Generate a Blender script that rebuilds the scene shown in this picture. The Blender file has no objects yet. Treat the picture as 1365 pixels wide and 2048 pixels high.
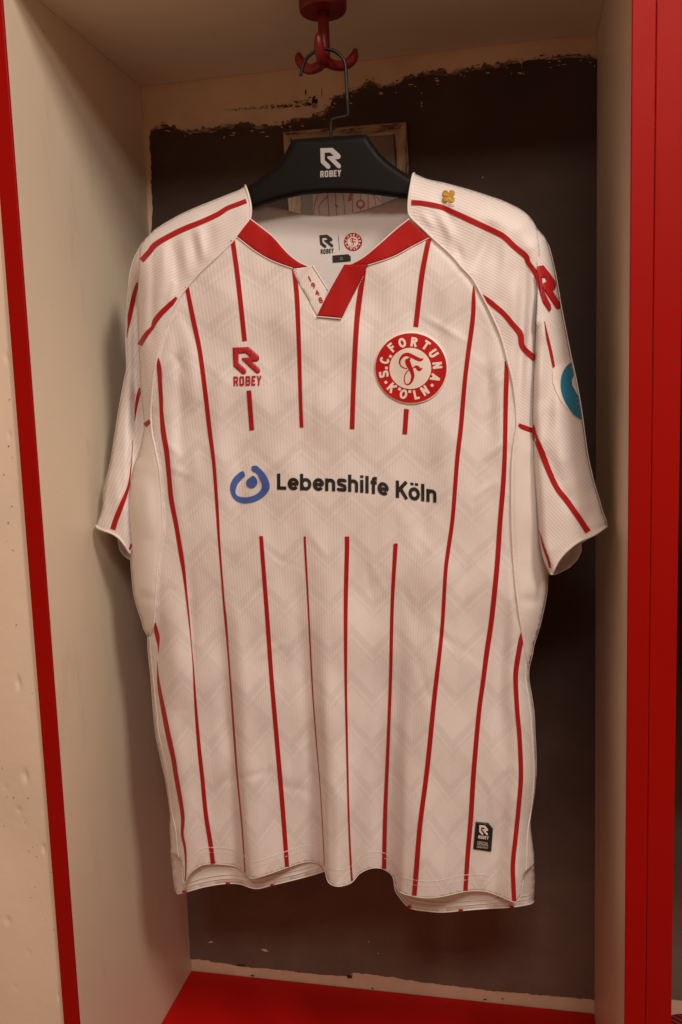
import bpy, bmesh, math, random
import numpy as np
from mathutils import Vector, Matrix
from mathutils.geometry import delaunay_2d_cdt

random.seed(7); RNG = np.random.RandomState(11)
scene = bpy.context.scene
COL = scene.collection

# ------------------------------------------------------------------ camera
FPX = 1702.37                                   # focal length in photo pixels (photo is 1365 x 2048)
CAM = np.array([0.18423, -1.06839, 0.79335])
YAW, PITCH, ROLL = 0.2044, -0.1196, -0.0330
_cy, _sy, _cp, _sp = math.cos(YAW), math.sin(YAW), math.cos(PITCH), math.sin(PITCH)
FWD = np.array([-_sy * _cp, _cy * _cp, _sp]); _r0 = np.array([_cy, _sy, 0.0]); _u0 = np.cross(_r0, FWD)
RIGHT = _r0 * math.cos(ROLL) + _u0 * math.sin(ROLL); UP = -_r0 * math.sin(ROLL) + _u0 * math.cos(ROLL)
cd = bpy.data.cameras.new('Camera'); cam = bpy.data.objects.new('Camera', cd); COL.objects.link(cam)
cd.sensor_fit = 'VERTICAL'; cd.sensor_height = 36.0; cd.lens = 36.0 * FPX / 2048.0
cd.clip_start = 0.02; cd.clip_end = 100
cam.matrix_world = Matrix(((RIGHT[0], UP[0], -FWD[0], CAM[0]), (RIGHT[1], UP[1], -FWD[1], CAM[1]),
                           (RIGHT[2], UP[2], -FWD[2], CAM[2]), (0, 0, 0, 1)))
scene.camera = cam

# ------------------------------------------------------------------ world and room lamps
world = bpy.data.worlds.new('World'); scene.world = world; world.use_nodes = True
bgn = world.node_tree.nodes['Background']
bgn.inputs[0].default_value = (1.0, 0.47, 0.27, 1); bgn.inputs[1].default_value = 0.29
def area_lamp(name, loc, aim, sx, sy, power, color):
    ld = bpy.data.lights.new(name, 'AREA'); ld.shape = 'RECTANGLE'; ld.size = sx; ld.size_y = sy
    ld.energy = power; ld.color = color; ld.spread = math.radians(140)
    o = bpy.data.objects.new(name, ld); COL.objects.link(o); o.location = loc
    o.rotation_euler = (Vector(aim) - Vector(loc)).to_track_quat('-Z', 'Y').to_euler()
    return o
WARM = (1.0, 0.765, 0.56)
area_lamp('ceiling_lamp', (0.95, -1.25, 2.05), (0.0, -0.25, 0.80), 0.25, 0.45, 10.2, (1.0, 0.865, 0.73))
area_lamp('ceiling_lamp', (0.35, -1.95, 1.95), (0.0, -0.25, 0.80), 0.6, 0.25, 8.5, (1.0, 0.865, 0.73))
scene.view_settings.view_transform = 'Standard'; scene.view_settings.look = 'None'
scene.view_settings.exposure = 0.0; scene.view_settings.gamma = 1.0; scene.view_settings.use_curve_mapping = False
scene.render.engine = 'CYCLES'
scene.cycles.max_bounces = 8; scene.cycles.diffuse_bounces = 5

# ------------------------------------------------------------------ pixel -> place
W, H, D = 0.558, 1.2089, 0.3047                 # locker: inner width, inner height over the seat, depth
def rays(p):
    p = np.atleast_2d(np.asarray(p, float))
    return FWD + RIGHT * ((p[:, :1] - 682.5) / FPX) - UP * ((p[:, 1:2] - 1024) / FPX)
def atY(p, Y):
    d = rays(p); Y = np.broadcast_to(np.asarray(Y, float), (len(d),))
    return CAM + d * ((Y - CAM[1]) / d[:, 1])[:, None]
def atX(p, X):
    d = rays(p); return CAM + d * ((X - CAM[0]) / d[:, 0])[:, None]

# ------------------------------------------------------------------ objects
def tag(o, label=None, cat=None, group=None, kind=None):
    if label: o['label'] = label
    if cat: o['category'] = cat
    if group: o['group'] = group
    if kind: o['kind'] = kind
    return o
def empty(name, loc):
    o = bpy.data.objects.new(name, None); COL.objects.link(o); o.location = loc; o.empty_display_size = 0.05
    return o
def world_loc(o):
    v = Vector((0, 0, 0))
    while o is not None: v += o.location; o = o.parent
    return v
def mesh_obj(name, verts, faces, mat, parent=None, smooth=True, uv=None, solid=0.0, mats=None, fmat=None):
    me = bpy.data.meshes.new(name)
    off = world_loc(parent) if parent is not None else Vector((0, 0, 0))
    V = np.asarray(verts, float) - np.array(off)
    me.from_pydata([tuple(v) for v in V], [], [tuple(int(i) for i in f) for f in faces]); me.update()
    if uv is not None:
        l = me.uv_layers.new(name='UVMap'); idx = np.empty(len(me.loops), int); me.loops.foreach_get('vertex_index', idx)
        l.data.foreach_set('uv', np.asarray(uv, float)[idx].ravel())
    me.materials.append(mat)
    if smooth: me.polygons.foreach_set('use_smooth', [True] * len(me.polygons))
    o = bpy.data.objects.new(name, me); COL.objects.link(o); o.parent = parent
    if solid:
        m = o.modifiers.new('thickness', 'SOLIDIFY'); m.thickness = solid; m.offset = -1
    return o
def box(name, lo, hi, mat, parent=None, bevel=0.0):
    x0, y0, z0 = lo; x1, y1, z1 = hi
    bm = bmesh.new(); bmesh.ops.create_cube(bm, size=1.0)
    for v in bm.verts:
        v.co = Vector(((x0 + x1) / 2 + v.co.x * (x1 - x0), (y0 + y1) / 2 + v.co.y * (y1 - y0), (z0 + z1) / 2 + v.co.z * (z1 - z0)))
    if bevel: bmesh.ops.bevel(bm, geom=bm.edges[:], offset=bevel, segments=2, affect='EDGES', profile=0.5)
    vs = [tuple(v.co) for v in bm.verts]; fs = [[v.index for v in f.verts] for f in bm.faces]; bm.free()
    return mesh_obj(name, vs, fs, mat, parent, smooth=False)
def resample(pts, step, closed=False):
    p = np.asarray(pts, float)
    if closed: p = np.vstack([p, p[:1]])
    out = []
    for a, b in zip(p[:-1], p[1:]):
        n = max(1, int(round(np.hypot(*(b - a)[:2]) / step)))
        for k in range(n): out.append(a + (b - a) * k / n)
    if not closed: out.append(p[-1])
    return np.array(out)
def smooth_line(pts, step=3.0, closed=False):
    """Catmull-Rom through the points (any columns), resampled at about step."""
    p = np.asarray(pts, float); n = len(p); out = []
    rng = range(n if closed else n - 1)
    for i in rng:
        p1, p2 = p[i], p[(i + 1) % n]
        p0 = p[(i - 1) % n] if (closed or i > 0) else 2 * p1 - p2
        p3 = p[(i + 2) % n] if (closed or i < n - 2) else 2 * p2 - p1
        m = max(1, int(math.ceil(np.hypot(*(p2 - p1)[:2]) / step)))
        for k in range(m):
            t = k / m
            out.append(0.5 * ((2 * p1) + (-p0 + p2) * t + (2 * p0 - 5 * p1 + 4 * p2 - p3) * t * t + (-p0 + 3 * p1 - 3 * p2 + p3) * t ** 3))
    if not closed: out.append(p[-1])
    return np.array(out)
def seg_dist(P, line):
    """distance and arc fraction of points P to a polyline"""
    P = np.asarray(P, float); L = np.asarray(line, float)[:, :2]
    a, b = L[:-1], L[1:]; ab = b - a; ln = np.maximum((ab ** 2).sum(1), 1e-9)
    cum = np.concatenate([[0], np.cumsum(np.sqrt(ln))]); best = np.full(len(P), 1e9); fr = np.zeros(len(P))
    for i in range(len(a)):
        t = np.clip(((P - a[i]) @ ab[i]) / ln[i], 0, 1); q = a[i] + t[:, None] * ab[i]
        d = np.hypot(P[:, 0] - q[:, 0], P[:, 1] - q[:, 1]); m = d < best
        best[m] = d[m]; fr[m] = (cum[i] + t[m] * math.sqrt(ln[i])) / cum[-1]
    return best, fr
def inside(P, poly):
    x, y = P[:, 0], P[:, 1]; r = np.zeros(len(P), bool); n = len(poly)
    for i in range(n):
        x0, y0 = poly[i]; x1, y1 = poly[(i + 1) % n]
        if y0 == y1: continue
        c = ((y0 > y) != (y1 > y)); r ^= c & (x < (x1 - x0) * (y - y0) / (y1 - y0) + x0)
    return r
def fill(poly, step, bstep=None):
    """triangulate a polygon in photo pixels with an even interior grid"""
    b = resample(poly, bstep or step, closed=True)
    lo, hi = b.min(0), b.max(0)
    ys = np.arange(lo[1], hi[1], step * 0.866); pts = []
    for j, y in enumerate(ys):
        xs = np.arange(lo[0] + (0.5 * step if j % 2 else 0), hi[0], step); pts.append(np.stack([xs, np.full(len(xs), y)], 1))
    g = np.vstack(pts) if pts else np.zeros((0, 2))
    if len(g):
        g = g[inside(g, b)]
    if len(g):
        d, _ = seg_dist(g, np.vstack([b, b[:1]])); g = g[d > 0.55 * min(step, (bstep or step) * 1.6)]
    allp = np.vstack([b, g]) if len(g) else b
    n = len(b)
    r = delaunay_2d_cdt([Vector(p) for p in allp], [(i, (i + 1) % n) for i in range(n)], [], 1, 1e-4)
    v = np.array([(q.x, q.y) for q in r[0]]); f = []
    for t in r[2]:
        t = list(t); a, bb, c = v[t[0]], v[t[1]], v[t[2]]
        if (bb[0] - a[0]) * (c[1] - a[1]) - (bb[1] - a[1]) * (c[0] - a[0]) > 0: t.reverse()
        f.append(t)
    return v, f
def tube(name, P, r, mat, parent, seg=8, cap=True):
    P = [Vector(p) for p in P]; n = len(P); rr = r if hasattr(r, '__len__') else [r] * n
    V, F = [], []; t0 = (P[1] - P[0]).normalized(); nrm = t0.orthogonal().normalized()
    for i in range(n):
        t = (P[min(i + 1, n - 1)] - P[max(i - 1, 0)]).normalized()
        nrm = (nrm - t * nrm.dot(t)).normalized(); bn = t.cross(nrm)
        for k in range(seg):
            a = 2 * math.pi * k / seg; V.append(P[i] + (nrm * math.cos(a) + bn * math.sin(a)) * rr[i])
    for i in range(n - 1):
        for k in range(seg):
            k2 = (k + 1) % seg; F.append((i * seg + k, i * seg + k2, (i + 1) * seg + k2, (i + 1) * seg + k))
    if cap:
        F.append(tuple(range(seg - 1, -1, -1))); F.append(tuple(range((n - 1) * seg, n * seg)))
    return mesh_obj(name, V, F, mat, parent)

# ------------------------------------------------------------------ materials
def new_mat(name):
    m = bpy.data.materials.new(name); m.use_nodes = True
    nt = m.node_tree; b = nt.nodes['Principled BSDF']; return m, nt, b
def nd(nt, kind, **kw):
    n = nt.nodes.new(kind)
    for k, v in kw.items():
        if k.startswith('i_'):
            n.inputs[int(k[2:]) if k[2:].isdigit() else k[2:]].default_value = v
        else: setattr(n, k, v)
    return n
def mth(nt, op, a, b=None):
    n = nt.nodes.new('ShaderNodeMath'); n.operation = op
    for i, s in enumerate((a, b)):
        if s is None: continue
        if isinstance(s, (int, float)): n.inputs[i].default_value = s
        else: nt.links.new(s, n.inputs[i])
    return n.outputs[0]
def bump(nt, b, h, strength, dist, prev=None):
    n = nd(nt, 'ShaderNodeBump'); n.inputs['Strength'].default_value = strength; n.inputs['Distance'].default_value = dist
    nt.links.new(h, n.inputs['Height'])
    if prev is not None: nt.links.new(prev, n.inputs['Normal'])
    nt.links.new(n.outputs[0], b.inputs['Normal']); return n.outputs[0]
def noise(nt, scale, detail=4, rough=0.55, coord='Object', mapping=None):
    tc = nd(nt, 'ShaderNodeTexCoord'); n = nd(nt, 'ShaderNodeTexNoise'); n.inputs['Scale'].default_value = scale
    n.inputs['Detail'].default_value = detail; n.inputs['Roughness'].default_value = rough
    src = tc.outputs[coord]
    if mapping:
        mp = nd(nt, 'ShaderNodeMapping'); mp.inputs['Scale'].default_value = mapping; nt.links.new(src, mp.inputs[0]); src = mp.outputs[0]
    nt.links.new(src, n.inputs['Vector']); return n.outputs['Fac']
def ramp(nt, fac, stops):
    r = nd(nt, 'ShaderNodeValToRGB'); e = r.color_ramp.elements
    while len(e) < len(stops): e.new(0.5)
    for k, (p, c) in enumerate(stops): e[k].position = p; e[k].color = (*c, 1)
    nt.links.new(fac, r.inputs[0]); return r.outputs[0]
def plain(name, col, rough=0.5, nscale=0, namp=0.15, spec=0.5, bscale=0, bstr=0.2, bdist=0.0005, metal=0.0):
    m, nt, b = new_mat(name); b.inputs['Roughness'].default_value = rough; b.inputs['Base Color'].default_value = (*col, 1)
    b.inputs['Specular IOR Level'].default_value = spec; b.inputs['Metallic'].default_value = metal
    if nscale:
        lo = tuple(c * (1 - namp) for c in col); hi = tuple(min(1, c * (1 + namp)) for c in col)
        nt.links.new(ramp(nt, noise(nt, nscale), [(0.3, lo), (0.7, hi)]), b.inputs['Base Color'])
    if bscale: bump(nt, b, noise(nt, bscale, 6), bstr, bdist)
    return m
def knit(name, col, rib=0.0, rib_str=0.0, pattern=False, rough=0.62, mesh_amp=0.35, spec=0.3):
    """jersey cloth; UV is in photo pixels: u across the ribs, v along them"""
    m, nt, b = new_mat(name); b.inputs['Roughness'].default_value = rough
    b.inputs['Specular IOR Level'].default_value = spec; b.inputs['Sheen Weight'].default_value = 0.15
    uv = nd(nt, 'ShaderNodeUVMap'); sx = nd(nt, 'ShaderNodeSeparateXYZ'); nt.links.new(uv.outputs[0], sx.inputs[0])
    u, v = sx.outputs[0], sx.outputs[1]
    base = nd(nt, 'ShaderNodeRGB'); base.outputs[0].default_value = (*col, 1); c = base.outputs[0]
    def darken(fac, amount):
        nonlocal c
        mx = nd(nt, 'ShaderNodeMix', data_type='RGBA', blend_type='MULTIPLY'); nt.links.new(mth(nt, 'MULTIPLY', fac, amount), mx.inputs['Factor'])
        nt.links.new(c, mx.inputs[6]); mx.inputs[7].default_value = (0.55, 0.50, 0.50, 1); c = mx.outputs[2]
    if pattern:
        # tonal lattice woven into the cloth
        def band(a, per, lo_, hi_):
            t = mth(nt, 'FRACT', mth(nt, 'DIVIDE', mth(nt, 'ADD', mth(nt, 'MULTIPLY', u, a), mth(nt, 'MULTIPLY', v, 0.80)), per))
            return mth(nt, 'MULTIPLY', mth(nt, 'GREATER_THAN', t, lo_), mth(nt, 'LESS_THAN', t, hi_))
        # lattice of broad and thin diagonals; each runs stronger through every other column, so the eye reads triangles
        colm = mth(nt, 'LESS_THAN', mth(nt, 'FRACT', mth(nt, 'DIVIDE', u, 74.0)), 0.5); inv = mth(nt, 'SUBTRACT', 1.0, colm)
        wa = mth(nt, 'ADD', mth(nt, 'MULTIPLY', colm, 0.7), 0.3); wb = mth(nt, 'ADD', mth(nt, 'MULTIPLY', inv, 0.7), 0.3)
        darken(mth(nt, 'MAXIMUM', mth(nt, 'MULTIPLY', band(1.0, 74, 0.0, 0.20), wa), mth(nt, 'MULTIPLY', band(-1.0, 74, 0.0, 0.20), wb)), 0.17)
        darken(mth(nt, 'MAXIMUM', mth(nt, 'MULTIPLY', band(1.0, 74, 0.30, 0.36), wa), mth(nt, 'MULTIPLY', band(-1.0, 74, 0.30, 0.36), wb)), 0.12)
        darken(mth(nt, 'MULTIPLY', mth(nt, 'MULTIPLY', band(1.0, 148, 0.0, 0.5), band(-1.0, 148, 0.0, 0.5)), colm), 0.07)
    if rib:
        s = mth(nt, 'SINE', mth(nt, 'MULTIPLY', u, 2 * math.pi / rib)); pos = mth(nt, 'POWER', mth(nt, 'MULTIPLY', mth(nt, 'ADD', s, 1.0), 0.5), 3.0)
        nz = noise(nt, 9.0, 2); patch = mth(nt, 'MULTIPLY', pos, mth(nt, 'ADD', mth(nt, 'MULTIPLY', nz, 1.3), 0.05))
        darken(patch, rib_str)
        prev = bump(nt, b, mth(nt, 'MULTIPLY', pos, -1.0), 0.22, 0.0006)
    else: prev = None
    fine = noise(nt, 900.0, 2); bump(nt, b, fine, mesh_amp, 0.0003, prev)
    darken(noise(nt, 420.0, 2, 0.7), 0.10); darken(noise(nt, 130.0, 3, 0.6, mapping=(1, 1, 0.3)), 0.06)
    big = noise(nt, 14.0, 3); darken(mth(nt, 'MULTIPLY', big, 0.5), 0.04)
    nt.links.new(c, b.inputs['Base Color']); return m
RED = (0.40, 0.006, 0.005)
M = {}
M['white_body'] = knit('white_ribbed_jersey', (0.80, 0.775, 0.77), rib=4.4, rib_str=0.075, pattern=True)
M['white_sleeve'] = knit('white_sleeve_jersey', (0.80, 0.765, 0.76), rib=6.3, rib_str=0.36, rough=0.5, spec=0.4)
M['white_mesh'] = knit('white_side_mesh', (0.80, 0.77, 0.74))
M['white_inner'] = knit('white_inner_cloth', (0.78, 0.75, 0.74))
M['white_trim'] = plain('white_trim', (0.80, 0.76, 0.74), 0.6, 60, 0.03)
M['thread'] = plain('white_thread', (0.90, 0.87, 0.85), 0.5)
M['red_knit'] = knit('red_knit', RED, rough=0.7, mesh_amp=0.5, spec=0.2)
M['red_print'] = plain('red_print', (0.46, 0.008, 0.006), 0.6, 40, 0.06, spec=0.2)
M['red_embroidery'] = plain('red_embroidery', (0.42, 0.006, 0.010), 0.5, 0, 0, bscale=500, bstr=0.5)
M['print_white'] = plain('white_print', (0.80, 0.74, 0.68), 0.5, 50, 0.03)
M['crest_rim'] = plain('crest_rim', (0.86, 0.80, 0.74), 0.4, 50, 0.03)
M['black_print'] = plain('black_print', (0.012, 0.011, 0.011), 0.5, 60, 0.2)
M['blue_print'] = plain('blue_print', (0.050, 0.125, 0.42), 0.5, 50, 0.06)
M['teal_print'] = plain('teal_print', (0.014, 0.19, 0.33), 0.45, 50, 0.08)
M['gold_thread'] = plain('gold_thread', (0.46, 0.27, 0.035), 0.35, 120, 0.45, bscale=600, bstr=0.6)
M['grey_print'] = plain('grey_print', (0.42, 0.41, 0.42), 0.35, 30, 0.08)
M['black_plastic'] = plain('black_plastic', (0.006, 0.0055, 0.0055), 0.5, 20, 0.2, spec=0.13, bscale=700, bstr=0.06)
M['black_wire'] = plain('black_wire', (0.010, 0.009, 0.009), 0.4)
M['hook_red'] = plain('hook_red_plastic', (0.16, 0.004, 0.005), 0.42, 25, 0.12, bscale=60, bstr=0.05)
def board(name, col, rough, spec):
    m, nt, b = new_mat(name); b.inputs['Roughness'].default_value = rough; b.inputs['Specular IOR Level'].default_value = spec
    lo = tuple(c * 0.93 for c in col)
    c1 = ramp(nt, noise(nt, 5, 5), [(0.3, lo), (0.7, col)])
    # rub marks, specks and a slightly uneven gloss from use
    rub = ramp(nt, noise(nt, 26, 6, 0.7, mapping=(1, 1, 0.25)), [(0.30, (0.80, 0.77, 0.74)), (0.42, (1, 1, 1))])
    spk = ramp(nt, noise(nt, 190, 2, 0.5), [(0.215, (0.35, 0.30, 0.27)), (0.235, (1, 1, 1))])
    for k_, src in enumerate((rub, spk)):
        mx = nd(nt, 'ShaderNodeMix', data_type='RGBA', blend_type='MULTIPLY'); mx.inputs['Factor'].default_value = (0.45, 0.8)[k_]
        nt.links.new(c1, mx.inputs[6]); nt.links.new(src, mx.inputs[7]); c1 = mx.outputs[2]
    nt.links.new(c1, b.inputs['Base Color'])
    mr = nd(nt, 'ShaderNodeMapRange'); nt.links.new(noise(nt, 18, 6, 0.7), mr.inputs[0]); mr.inputs[3].default_value = rough - 0.10; mr.inputs[4].default_value = rough + 0.14; nt.links.new(mr.outputs[0], b.inputs['Roughness'])
    p = bump(nt, b, noise(nt, 420, 3), 0.10, 0.0003); bump(nt, b, noise(nt, 9, 3), 0.12, 0.004, p); return m
M['panel_white'] = board('panel_white', (0.76, 0.675, 0.54), 0.42, 0.35)
M['edge_red'] = board('edge_red', (0.34, 0.003, 0.001), 0.45, 0.12)
M['seat_red'] = board('seat_red', (0.54, 0.007, 0.004), 0.5, 0.15)
def plaster(name, col, dirt):
    m, nt, b = new_mat(name); b.inputs['Roughness'].default_value = 0.8; b.inputs['Specular IOR Level'].default_value = 0.2
    n1 = noise(nt, 12, 6, 0.65); c1 = ramp(nt, n1, [(0.25, tuple(c * dirt for c in col)), (0.6, col), (0.85, tuple(min(1, c * 1.06) for c in col))])
    spots = ramp(nt, noise(nt, 75, 3, 0.6), [(0.20, (0.35, 0.28, 0.22)), (0.27, (1, 1, 1))])
    mx = nd(nt, 'ShaderNodeMix', data_type='RGBA', blend_type='MULTIPLY'); mx.inputs['Factor'].default_value = 0.7
    nt.links.new(c1, mx.inputs[6]); nt.links.new(spots, mx.inputs[7]); nt.links.new(mx.outputs[2], b.inputs['Base Color'])
    p = bump(nt, b, noise(nt, 40, 6, 0.6), 0.25, 0.002); bump(nt, b, noise(nt, 260, 4), 0.2, 0.0006, p); return m
M['plaster'] = plaster('bare_plaster', (0.72, 0.56, 0.41), 0.78)
M['cream_wall'] = plaster('cream_painted_concrete', (0.80, 0.70, 0.57), 0.93)
def paint():
    m, nt, b = new_mat('dark_wall_paint'); b.inputs['Roughness'].default_value = 0.65; b.inputs['Specular IOR Level'].default_value = 0.10
    c1 = ramp(nt, noise(nt, 7, 6, 0.6), [(0.3, (0.056, 0.038, 0.030)), (0.55, (0.072, 0.050, 0.040)), (0.75, (0.094, 0.068, 0.056))])
    st = ramp(nt, noise(nt, 16, 5, 0.7, mapping=(1, 1, 2.2)), [(0.27, (0.45, 0.42, 0.40)), (0.36, (1, 1, 1))])
    mx = nd(nt, 'ShaderNodeMix', data_type='RGBA', blend_type='MULTIPLY'); mx.inputs['Factor'].default_value = 0.8
    nt.links.new(c1, mx.inputs[6]); nt.links.new(st, mx.inputs[7]); nt.links.new(mx.outputs[2], b.inputs['Base Color'])
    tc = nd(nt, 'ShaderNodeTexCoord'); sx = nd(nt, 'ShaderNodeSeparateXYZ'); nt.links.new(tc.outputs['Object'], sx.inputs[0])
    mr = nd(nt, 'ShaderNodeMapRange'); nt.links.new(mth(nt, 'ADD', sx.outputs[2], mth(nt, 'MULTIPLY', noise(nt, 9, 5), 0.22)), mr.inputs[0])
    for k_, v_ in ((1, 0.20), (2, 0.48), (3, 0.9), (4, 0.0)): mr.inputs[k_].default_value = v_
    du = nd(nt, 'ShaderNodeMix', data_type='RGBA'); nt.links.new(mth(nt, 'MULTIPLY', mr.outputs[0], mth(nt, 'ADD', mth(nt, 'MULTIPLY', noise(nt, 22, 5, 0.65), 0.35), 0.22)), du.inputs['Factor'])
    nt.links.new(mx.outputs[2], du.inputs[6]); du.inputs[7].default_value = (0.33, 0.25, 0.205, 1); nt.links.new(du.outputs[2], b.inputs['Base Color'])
    p = bump(nt, b, noise(nt, 30, 6, 0.6), 0.3, 0.002); bump(nt, b, noise(nt, 160, 5), 0.25, 0.0008, p); return m
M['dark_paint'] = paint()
def drybrush():
    m, nt, b = new_mat('dry_brushed_paint'); b.inputs['Roughness'].default_value = 0.75; b.inputs['Specular IOR Level'].default_value = 0.15
    f = noise(nt, 55, 6, 0.75, mapping=(0.7, 1, 1.5)); nt.links.new(ramp(nt, f, [(0.36, (0.055, 0.038, 0.029)), (0.50, (0.14, 0.10, 0.075)), (0.57, (0.40, 0.31, 0.23)), (0.66, (0.66, 0.52, 0.38))]), b.inputs['Base Color'])
    bump(nt, b, f, 0.4, 0.001); return m
M['thin_paint'] = drybrush()
def peeling(name, mp):
    m, nt, b = new_mat(name); b.inputs['Roughness'].default_value = 0.7
    f = noise(nt, 60, 6, 0.7, mapping=mp); c = ramp(nt, f, [(0.42, (0.035, 0.026, 0.02)), (0.47, (0.30, 0.21, 0.12)), (0.60, (0.46, 0.36, 0.24))])
    nt.links.new(c, b.inputs['Base Color']); bump(nt, b, f, 0.8, 0.002); return m
M['peeling_across'] = peeling('peeling_paint_across', (0.22, 1, 1.6)); M['peeling_down'] = peeling('peeling_paint_down', (1.6, 1, 0.22))
M['poster'] = plain('poster_paper', (0.20, 0.165, 0.14), 0.6, 25, 0.12)
M['poster_shirt'] = plain('poster_shirt_print', (0.34, 0.27, 0.23), 0.6, 60, 0.06)
M['poster_red'] = plain('poster_red_print', (0.30, 0.035, 0.025), 0.6)
M['dirt'] = plain('dark_dirt', (0.03, 0.02, 0.014), 0.9, 200, 0.6)
M['dowel'] = plain('grey_dowel', (0.30, 0.26, 0.21), 0.6, 80, 0.2)
M['black_cloth'] = plain('black_cloth', (0.012, 0.011, 0.011), 0.8, 90, 0.3, bscale=700, bstr=0.3)
def striped():
    m, nt, b = new_mat('red_black_stripe_cloth'); b.inputs['Roughness'].default_value = 0.7
    tc = nd(nt, 'ShaderNodeTexCoord'); w = nd(nt, 'ShaderNodeTexWave'); w.bands_direction = 'DIAGONAL'; w.inputs['Scale'].default_value = 70
    nt.links.new(tc.outputs['Object'], w.inputs['Vector'])
    nt.links.new(ramp(nt, w.outputs['Fac'], [(0.4, (0.02, 0.008, 0.008)), (0.6, (0.34, 0.012, 0.012))]), b.inputs['Base Color']); return m
M['striped_cloth'] = striped()

# ------------------------------------------------------------------ setting: walls and lockers
WX = W / 2; T = 0.0185
wall = box('back_wall', (-0.60, 0.0, -0.45), (1.05, 0.12, 1.75), M['plaster']); tag(wall, 'bare plaster back wall behind the lockers', kind='structure')
def wallpts(px, Y): return atY(px, Y)
def ragged(pts, step, amp, seed):
    """photo-pixel boundary line made ragged like a dry brush edge"""
    r = np.random.RandomState(seed); p = smooth_line(pts, step); n = len(p)
    t = np.gradient(p, axis=0); nn = np.stack([-t[:, 1], t[:, 0]], 1) / np.maximum(np.hypot(t[:, 0], t[:, 1]), 1e-6)[:, None]
    off = np.zeros(n)
    for w, a in ((25, 1.0), (9, 0.8), (4, 0.6), (2, 0.45)):
        k = r.randn(n // w + 3); off += a * np.interp(np.arange(n), np.arange(len(k)) * w, k)
    return p + nn * (off * amp)[:, None]
top = ragged([(300, 262), (315, 257), (345, 256), (360, 262), (375, 268), (400, 266), (430, 262), (470, 258), (490, 255), (520, 260), (560, 252), (600, 246), (640, 238), (655, 228), (662, 212), (668, 200), (690, 196), (705, 192), (722, 182), (735, 171), (752, 172), (760, 177), (790, 170), (815, 158), (850, 152), (900, 148), (950, 141), (1000, 135), (1020, 130), (1040, 128), (1045, 140), (1050, 126), (1075, 120), (1110, 116), (1150, 116), (1188, 120), (1202, 121)], 2.0, 1.5, 3)
bot = ragged([(370, 1914), (386, 1918), (483, 1931), (606, 1945), (697, 1953), (702, 1956), (708, 1946), (760, 1951), (883, 1970), (1006, 1983), (1100, 1992), (1179, 1999), (1200, 2004)], 2.2, 0.8, 5)
left = ragged([(368, 1900), (335, 1400), (318, 1000), (308, 700), (303, 450), (303, 330), (299, 275)], 3.0, 1.0, 8)
ring = np.vstack([top, [(1206, 300), (1212, 700), (1212, 1100), (1208, 1600), (1202, 1985), (1200, 2004)], bot[::-1], left])
v, f = fill(ring, 18, 2.6)
p = atY(v, -0.0010)
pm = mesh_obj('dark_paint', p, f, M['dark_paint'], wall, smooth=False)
edge2 = ragged([(p_[0], p_[1] - 6) for p_ in top[::9]], 1.6, 2.6, 31); low2 = [(p_[0], p_[1] + 14) for p_ in top[::6]][::-1]
v2_, f2_ = fill(np.vstack([edge2, low2]), 10, 2.0)
mesh_obj('thin_paint', atY(v2_, -0.0007), f2_, M['thin_paint'], wall, smooth=False)
# dabs of paint outside the brushed edge
def blob(c, rx, ry, n=9, seed=0):
    r = np.random.RandomState(seed); a = np.linspace(0, 2 * np.pi, n, endpoint=False); q = 1 + 0.45 * r.randn(n)
    return np.stack([c[0] + rx * np.cos(a) * np.clip(q, .4, 1.7), c[1] + ry * np.sin(a) * np.clip(q, .4, 1.7)], 1)
V, F = [], []
def collect(poly, Y):
    n0 = len(V); q = atY(poly, Y)
    V.extend([tuple(x) for x in q]); F.append(tuple(range(n0 + len(poly) - 1, n0 - 1, -1)))
r = np.random.RandomState(21)
for k in range(170):
    c = top[r.randint(len(top))] + np.array([r.randn() * 3, -abs(r.randn()) * 5 - 1]); collect(blob(c, 1 + 3.5 * r.rand() ** 2, 0.6 + 1.4 * r.rand(), seed=k), -0.0012)
mesh_obj('paint_dabs', V, F, M['thin_paint'], wall, smooth=False)['kind'] = 'stuff'
V, F = [], []
for k in range(46):
    c = top[r.randint(len(top))] + np.array([r.randn() * 3, abs(r.randn()) * 7 + 3]); collect(blob(c, 1 + 4 * r.rand() ** 2, 0.5 + 1.0 * r.rand(), seed=400 + k), -0.0016)
for c, rx, ry in (((844, 206), 1.0, 3), ((844, 212), 0.8, 2), ((844, 186), 0.8, 1.5), ((421, 1884), 4, 2), ((531, 1901), 6, 2.2), ((738, 1884), 1, 1.5), ((757, 1907), 1, 1), ((1042, 682), 1, 2), ((966, 355), 1.2, 1.2)):
    collect(blob(c, rx, ry, seed=int(c[0])), -0.0017)
mesh_obj('bare_chips', V, F, M['plaster'], wall, smooth=False)['kind'] = 'stuff'
# dirt line with old dowel
V, F = [], []
for k in range(120):
    t = r.rand() ** 0.6; c = np.array([430 + 195 * t, 221 - 12 * t + (-16 * max(0, t - .72) * r.rand() / .28 if r.rand() < .5 else 0)]) + r.randn(2) * np.array([3, 0.9 + 1.2 * t])
    collect(blob(c, 1.0 + 3.5 * t * r.rand(), 0.4 + 1.0 * t * r.rand(), seed=900 + k), -0.0008)
for c, rx, ry in (((628, 197), 4, 7), ((632, 203), 3, 4), ((644, 187), 1, 9), ((627, 229), 2, 3), ((612, 183), 1.5, 5), ((700, 1953), 5, 3.5), ((504, 1951), 4, 2), ((745, 1977), 2.5, 2), ((970, 1999), 3, 1.5), ((1006, 1998), 2, 1), ((480, 1930), 9, 1.5)):
    collect(blob(c, rx, ry, seed=int(c[0]) + 3), -0.0009 if c[1] < 400 else -0.002)
mesh_obj('dirt_marks', V, F, M['dirt'], wall, smooth=False)['kind'] = 'stuff'
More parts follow.
